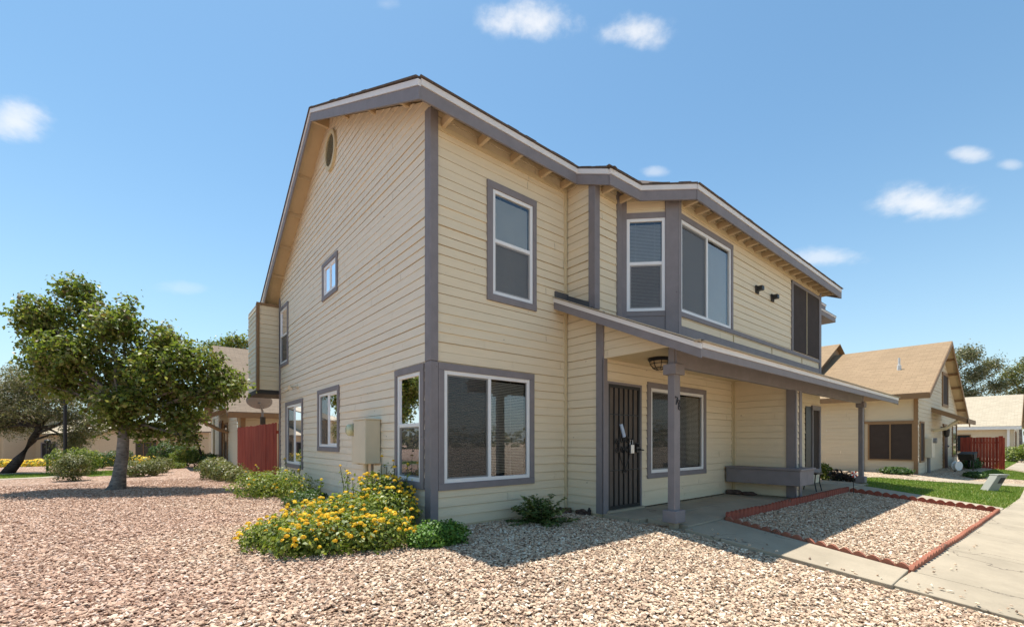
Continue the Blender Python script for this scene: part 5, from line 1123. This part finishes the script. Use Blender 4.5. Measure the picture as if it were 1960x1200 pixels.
MB().box(WF, .1, .25, .02, .12, 0, 2.2).build('porch_post', M['browntrim'], K); MB().box(WORLD, 2.2, 2.5, 17.5, 17.7, 4.6, 4.75).build('roof_vent', M['plastic_white'], Rr)
cp = MB(); cp.prism([(-.25, 16.7, 2.55), (-.25, 20.5, 2.55), (-1.55, 20.5, 1.98), (-1.55, 16.7, 1.98)], (0, 0, .07)); cp = cp.build('door_canopy', M['shingleN1'], K)
mb = MB(); mb.prism([(-.25, 16.66, 2.61), (-1.58, 16.66, 2.03), (-1.58, 16.66, 1.84), (-.25, 16.66, 2.42)], (0, .05, 0)); mb.box(WORLD, -1.61, -1.55, 16.66, 20.5, 1.84, 2.04); mb.build('fascia', M['browntrim'], cp); MB().tube([(-.27, 16.85, 1.55), (-.6, 16.85, 1.66), (-.95, 16.85, 1.85), (-1.15, 16.85, 1.98)], .08, 6).build('bracket', M['browntrim'], cp)
simple_window(K, WG, 2.6, 3.5, .45, 1.9, 'browntrim', 'darkglass', .07); dd = MB().box(WG, 4.0, 5.1, -.01, .06, 0, 2.1).build('door', M['browntrim'], K); MB().box(WG, 4.1, 5.0, .06, .08, 0, 2.0).build('door_leaf', M['brown'], dd)
simple_window(K, WG, 3.9, 4.9, 2.9, 3.7, 'creamtrim', 'darkglass', .08); MB().tube([WG.p(7.4, .05, 0), WG.p(7.4, .05, 2.3)], .04, 8).build('downpipe', M['creamtrim'], K)
# --- beige house far behind the trees at left
K = empty('neighbour_house', (-4, 46, -1), 'low beige stucco house with sliding doors beyond the shade tree', 'house')
q0 = Vector((-7.0, 49.6, -1.0)); uu = Vector((.772, -.636, 0)); BF = Fr(q0, (uu.x, uu.y), (-.636, -.772))
mb = MB(); mb.box(BF, 0, 3.3, -6, 0, 0, 2.35).box(BF, 3.3, 7.6, -6, .6, 0, 2.45).box(BF, 7.6, 10.8, -6, 0, 0, 2.9); mb.prism([BF.p(0, 0, 2.35), BF.p(3.3, 0, 2.35), BF.p(3.3, 0, 3.55)], tuple(-BF.n*6)); mb.prism([BF.p(3.3, .6, 2.45), BF.p(7.6, .6, 2.45), BF.p(7.6, .6, 2.8), BF.p(3.3, .6, 3.3)], tuple(-BF.n*6)); mb.build('wall', M['stucco'], K)
rf = MB(); rf.prism([BF.p(-.4, .3, 2.25), BF.p(3.5, .3, 3.72), BF.p(3.5, -6.2, 3.72), BF.p(-.4, -6.2, 2.25)], (0, 0, .12)); rf.prism([BF.p(3.3, .9, 3.4), BF.p(8, .9, 2.8), BF.p(8, -6.2, 2.8), BF.p(3.3, -6.2, 3.4)], (0, 0, .12)); rf.prism([BF.p(7.6, .3, 2.9), BF.p(11.2, .3, 2.9), BF.p(11.2, -3, 4.0), BF.p(7.6, -3, 4.0)], (0, 0, .12)); rf.build('roof', M['shingleN1'], K)
simple_window(K, BF, .9, 2.2, 1.1, 2.1, 'browntrim', 'darkglass', .1, True); f2 = Fr(BF.p(0, .6, 0), (uu.x, uu.y), (-.636, -.772)); simple_window(K, f2, 4.3, 6.6, .1, 2.05, 'browntrim', 'darkglass', .12, True)
MB().box(BF, 8.4, 8.8, .0, .08, 2.2, 2.3).box(BF, 9.8, 10.2, 0, .08, 2.2, 2.3).build('wall_lamp', M['metal_black'], K)
K = empty('neighbour_house', (-11, 40, -1), 'beige stucco house at the far left edge behind the leaning tree', 'house')
q0 = Vector((-13.0, 41.5, -1.0)); BF = Fr(q0, (uu.x, uu.y), (-.636, -.772))
MB().box(BF, 0, 3.4, -5, 0, 0, 4.2).box(BF, 3.4, 8.0, -5, -2.0, 0, 2.6).build('wall', M['stucco'], K); MB().prism([BF.p(-.4, .4, 4.1), BF.p(3.8, .4, 4.1), BF.p(3.8, -5, 5.6), BF.p(-.4, -5, 5.6)], (0, 0, .12)).prism([BF.p(3.4, -1.6, 2.6), BF.p(8.3, -1.6, 2.6), BF.p(8.3, -5, 4.0), BF.p(3.4, -5, 4.0)], (0, 0, .12)).build('roof', M['shingleN3'], K)
for a in (1.0, 2.0, 3.0): MB().box(BF, a-.15, a+.15, .02, .3, 0, 4.0).build('pilaster', M['stucco'], K)
f2 = Fr(BF.p(0, -2.0, 0), (uu.x, uu.y), (-.636, -.772)); simple_window(K, f2, 3.9, 4.9, 1.0, 2.0, 'trim', 'darkglass', .08); MB().box(f2, 5.6, 6.6, -.01, .03, 0, 2.1).build('door', M['metal_black'], K)

# far belt of trees that closes the horizon all round
pts = []; 
for k in range(170):
    a = rng.random()*6.283; d_ = rng.uniform(95, 130); pts.append((math.cos(a)*d_+5, math.sin(a)*d_+5, rng.uniform(0, 2.5), rng.uniform(4, 8), rng.uniform(4, 8), rng.uniform(3, 5.0)))
p_, d_ = blob_pts(pts, 26000, .6); p_[:, 2] = np.maximum(p_[:, 2], -.8)
tag(leaf_obj('distant_trees', leaf_arrays(p_, .9+.7*rng.random(len(p_)), d_+rng.normal(size=d_.shape)*.6, .6), M['leaf_euc']), 'far belt of trees along the horizon beyond the houses', 'trees', kind='stuff')

# ================================================================== LIGHT, SKY, CAMERA
KY = .285
sun_dir = Vector((.0, KY, 1)).normalized()
elev = math.asin(sun_dir.z)
sd = bpy.data.lights.new('sun', 'SUN'); sd.energy = 2.85; sd.angle = R(.53); sd.color = (1, .955, .89)
so = bpy.data.objects.new('sun', sd); COL.objects.link(so); so.rotation_euler = sun_dir.to_track_quat('Z', 'Y').to_euler(); so.location = (0, 10, 30)
w = bpy.data.worlds.new('World'); sc.world = w; w.use_nodes = True; nt = w.node_tree; nt.nodes.clear()
out = N(nt, 'ShaderNodeOutputWorld'); bg = N(nt, 'ShaderNodeBackground'); bg.inputs[1].default_value = .077
sky = N(nt, 'ShaderNodeTexSky', sky_type='NISHITA'); sky.sun_disc = False; sky.sun_elevation = elev; sky.sun_rotation = 0.0; sky.altitude = 350; sky.air_density = 1.0; sky.dust_density = .35; sky.ozone_density = .8
clear = mix(nt, 1.0, sky.outputs[0], (.755, .965, .94), 'MULTIPLY')
tc0 = N(nt, 'ShaderNodeTexCoord'); sz = N(nt, 'ShaderNodeSeparateXYZ'); L(nt, tc0.outputs['Generated'], sz.inputs[0])
hz = mth(nt, 'POWER', mth(nt, 'SUBTRACT', 1.0, mth(nt, 'ABSOLUTE', sz.outputs[2]), None, True), 5.0)      # whitish air low over the horizon
L(nt, mix(nt, mth(nt, 'MULTIPLY', hz, .85), clear, (3.3, 3.7, 4.0)), bg.inputs[0])
tc = N(nt, 'ShaderNodeTexCoord'); dirv = tc.outputs['Generated']
def vdot(c):
    n_ = N(nt, 'ShaderNodeVectorMath', operation='DOT_PRODUCT'); L(nt, dirv, n_.inputs[0]); n_.inputs[1].default_value = c; return n_.outputs['Value']
cn = N(nt, 'ShaderNodeTexNoise'); cn.inputs['Scale'].default_value = 19; cn.inputs['Detail'].default_value = 7; cn.inputs['Roughness'].default_value = .6
mpn = N(nt, 'ShaderNodeMapping'); mpn.inputs['Scale'].default_value = (1, 1, 1.7); L(nt, dirv, mpn.inputs[0]); L(nt, mpn.outputs[0], cn.inputs['Vector'])
CL = [((0.4823, 0.542, 0.6882), (9.531, -8.482, 0), (-16.43, -19.93, 27.22), 0.95), ((0.614, 0.4276, 0.6634), (10.69, -15.36, 0), (-19.5, -23.65, 33.29), 0.9),
      ((-0.1406, 0.8914, 0.4308), (29.1, 4.59, 0), (-14.91, -18.09, 32.57), 0.85), ((0.9216, 0.1254, 0.3673), (2.395, -17.6, 0), (-11.9, -14.44, 34.79), 0.9),
      ((0.9095, 0.07214, 0.4093), (4.068, -51.3, 0), (-32.38, -39.28, 78.88), 0.7), ((0.9234, 0.03428, 0.3824), (3.246, -87.44, 0), (-49.8, -60.41, 125.7), 0.45),
      ((0.913, 0.2512, 0.3214), (4.906, -17.84, 0), (-14.5, -17.59, 54.94), 0.6), ((0.7307, 0.4654, 0.4996), (22.47, -35.28, 0), (-36.2, -43.92, 93.86), 0.45),
      ((0.291, 0.6642, 0.6886), (47.93, -21, 0), (-54.81, -66.49, 87.31), 0.2), ((0.04388, 0.9632, 0.2652), (24.21, -1.103, 0), (-17.2, -20.87, 78.64), 0.22),
      ((-0.1528, 0.9853, 0.07681), (24.19, 3.751, 0), (-3.14, -3.809, 42.62), 0.6)]
dens = None
for c, e1, e2, s_ in CL:
    c = Vector(c).normalized()
    ux = vdot(e1); vy = vdot(e2)
    # flatter below, billowing above
    vy = mth(nt, 'MULTIPLY', vy, mth(nt, 'ADD', 1.0, mth(nt, 'MULTIPLY', mth(nt, 'LESS_THAN', vy, 0), .12)))
    front_ = mth(nt, 'GREATER_THAN', vdot(c), 0)
    r2 = mth(nt, 'ADD', mth(nt, 'POWER', ux, 2), mth(nt, 'POWER', vy, 2))
    f_ = mth(nt, 'SUBTRACT', 1.22, mth(nt, 'SQRT', r2)); f_ = mth(nt, 'ADD', f_, mth(nt, 'MULTIPLY', mth(nt, 'SUBTRACT', cn.outputs['Fac'], .5), 2.1))
    mr = N(nt, 'ShaderNodeMapRange', interpolation_type='SMOOTHSTEP'); L(nt, f_, mr.inputs[0]); mr.inputs[1].default_value = -.1; mr.inputs[2].default_value = 1.2; mr.inputs[3].default_value = 0; mr.inputs[4].default_value = s_
    fade = N(nt, 'ShaderNodeMapRange'); L(nt, r2, fade.inputs[0]); fade.inputs[1].default_value = .9; fade.inputs[2].default_value = 2.1; fade.inputs[3].default_value = 1; fade.inputs[4].default_value = 0
    d_ = mth(nt, 'MULTIPLY', mth(nt, 'MULTIPLY', mr.outputs[0], fade.outputs[0]), front_)
    dens = d_ if dens is None else mth(nt, 'MAXIMUM', dens, d_)
cb = N(nt, 'ShaderNodeBackground'); cb.inputs[0].default_value = (1, .985, .97, 1); cb.inputs[1].default_value = .42
mxs = N(nt, 'ShaderNodeMixShader'); L(nt, mth(nt, 'MULTIPLY', dens, .8), mxs.inputs[0]); L(nt, bg.outputs[0], mxs.inputs[1]); L(nt, cb.outputs[0], mxs.inputs[2]); L(nt, mxs.outputs[0], out.inputs[0])

cd = bpy.data.cameras.new('camera'); cam = bpy.data.objects.new('camera', cd); COL.objects.link(cam); sc.camera = cam
cam.location = (-2.9084, -5.2075, 1.2); cam.rotation_euler = (R(90), 0, -math.atan2(.6361, .7716))
cd.sensor_width = 36; cd.lens = 36*846/1960; cd.shift_x = 0; cd.shift_y = (843-600)/1960; cd.clip_start = .05; cd.clip_end = 2000
sc.view_settings.view_transform = 'Standard'; sc.view_settings.look = 'None'; sc.view_settings.gamma = 1; sc.view_settings.exposure = 1.4
sc.cycles.max_bounces = 8; sc.cycles.transparent_max_bounces = 12; sc.cycles.use_denoising = True
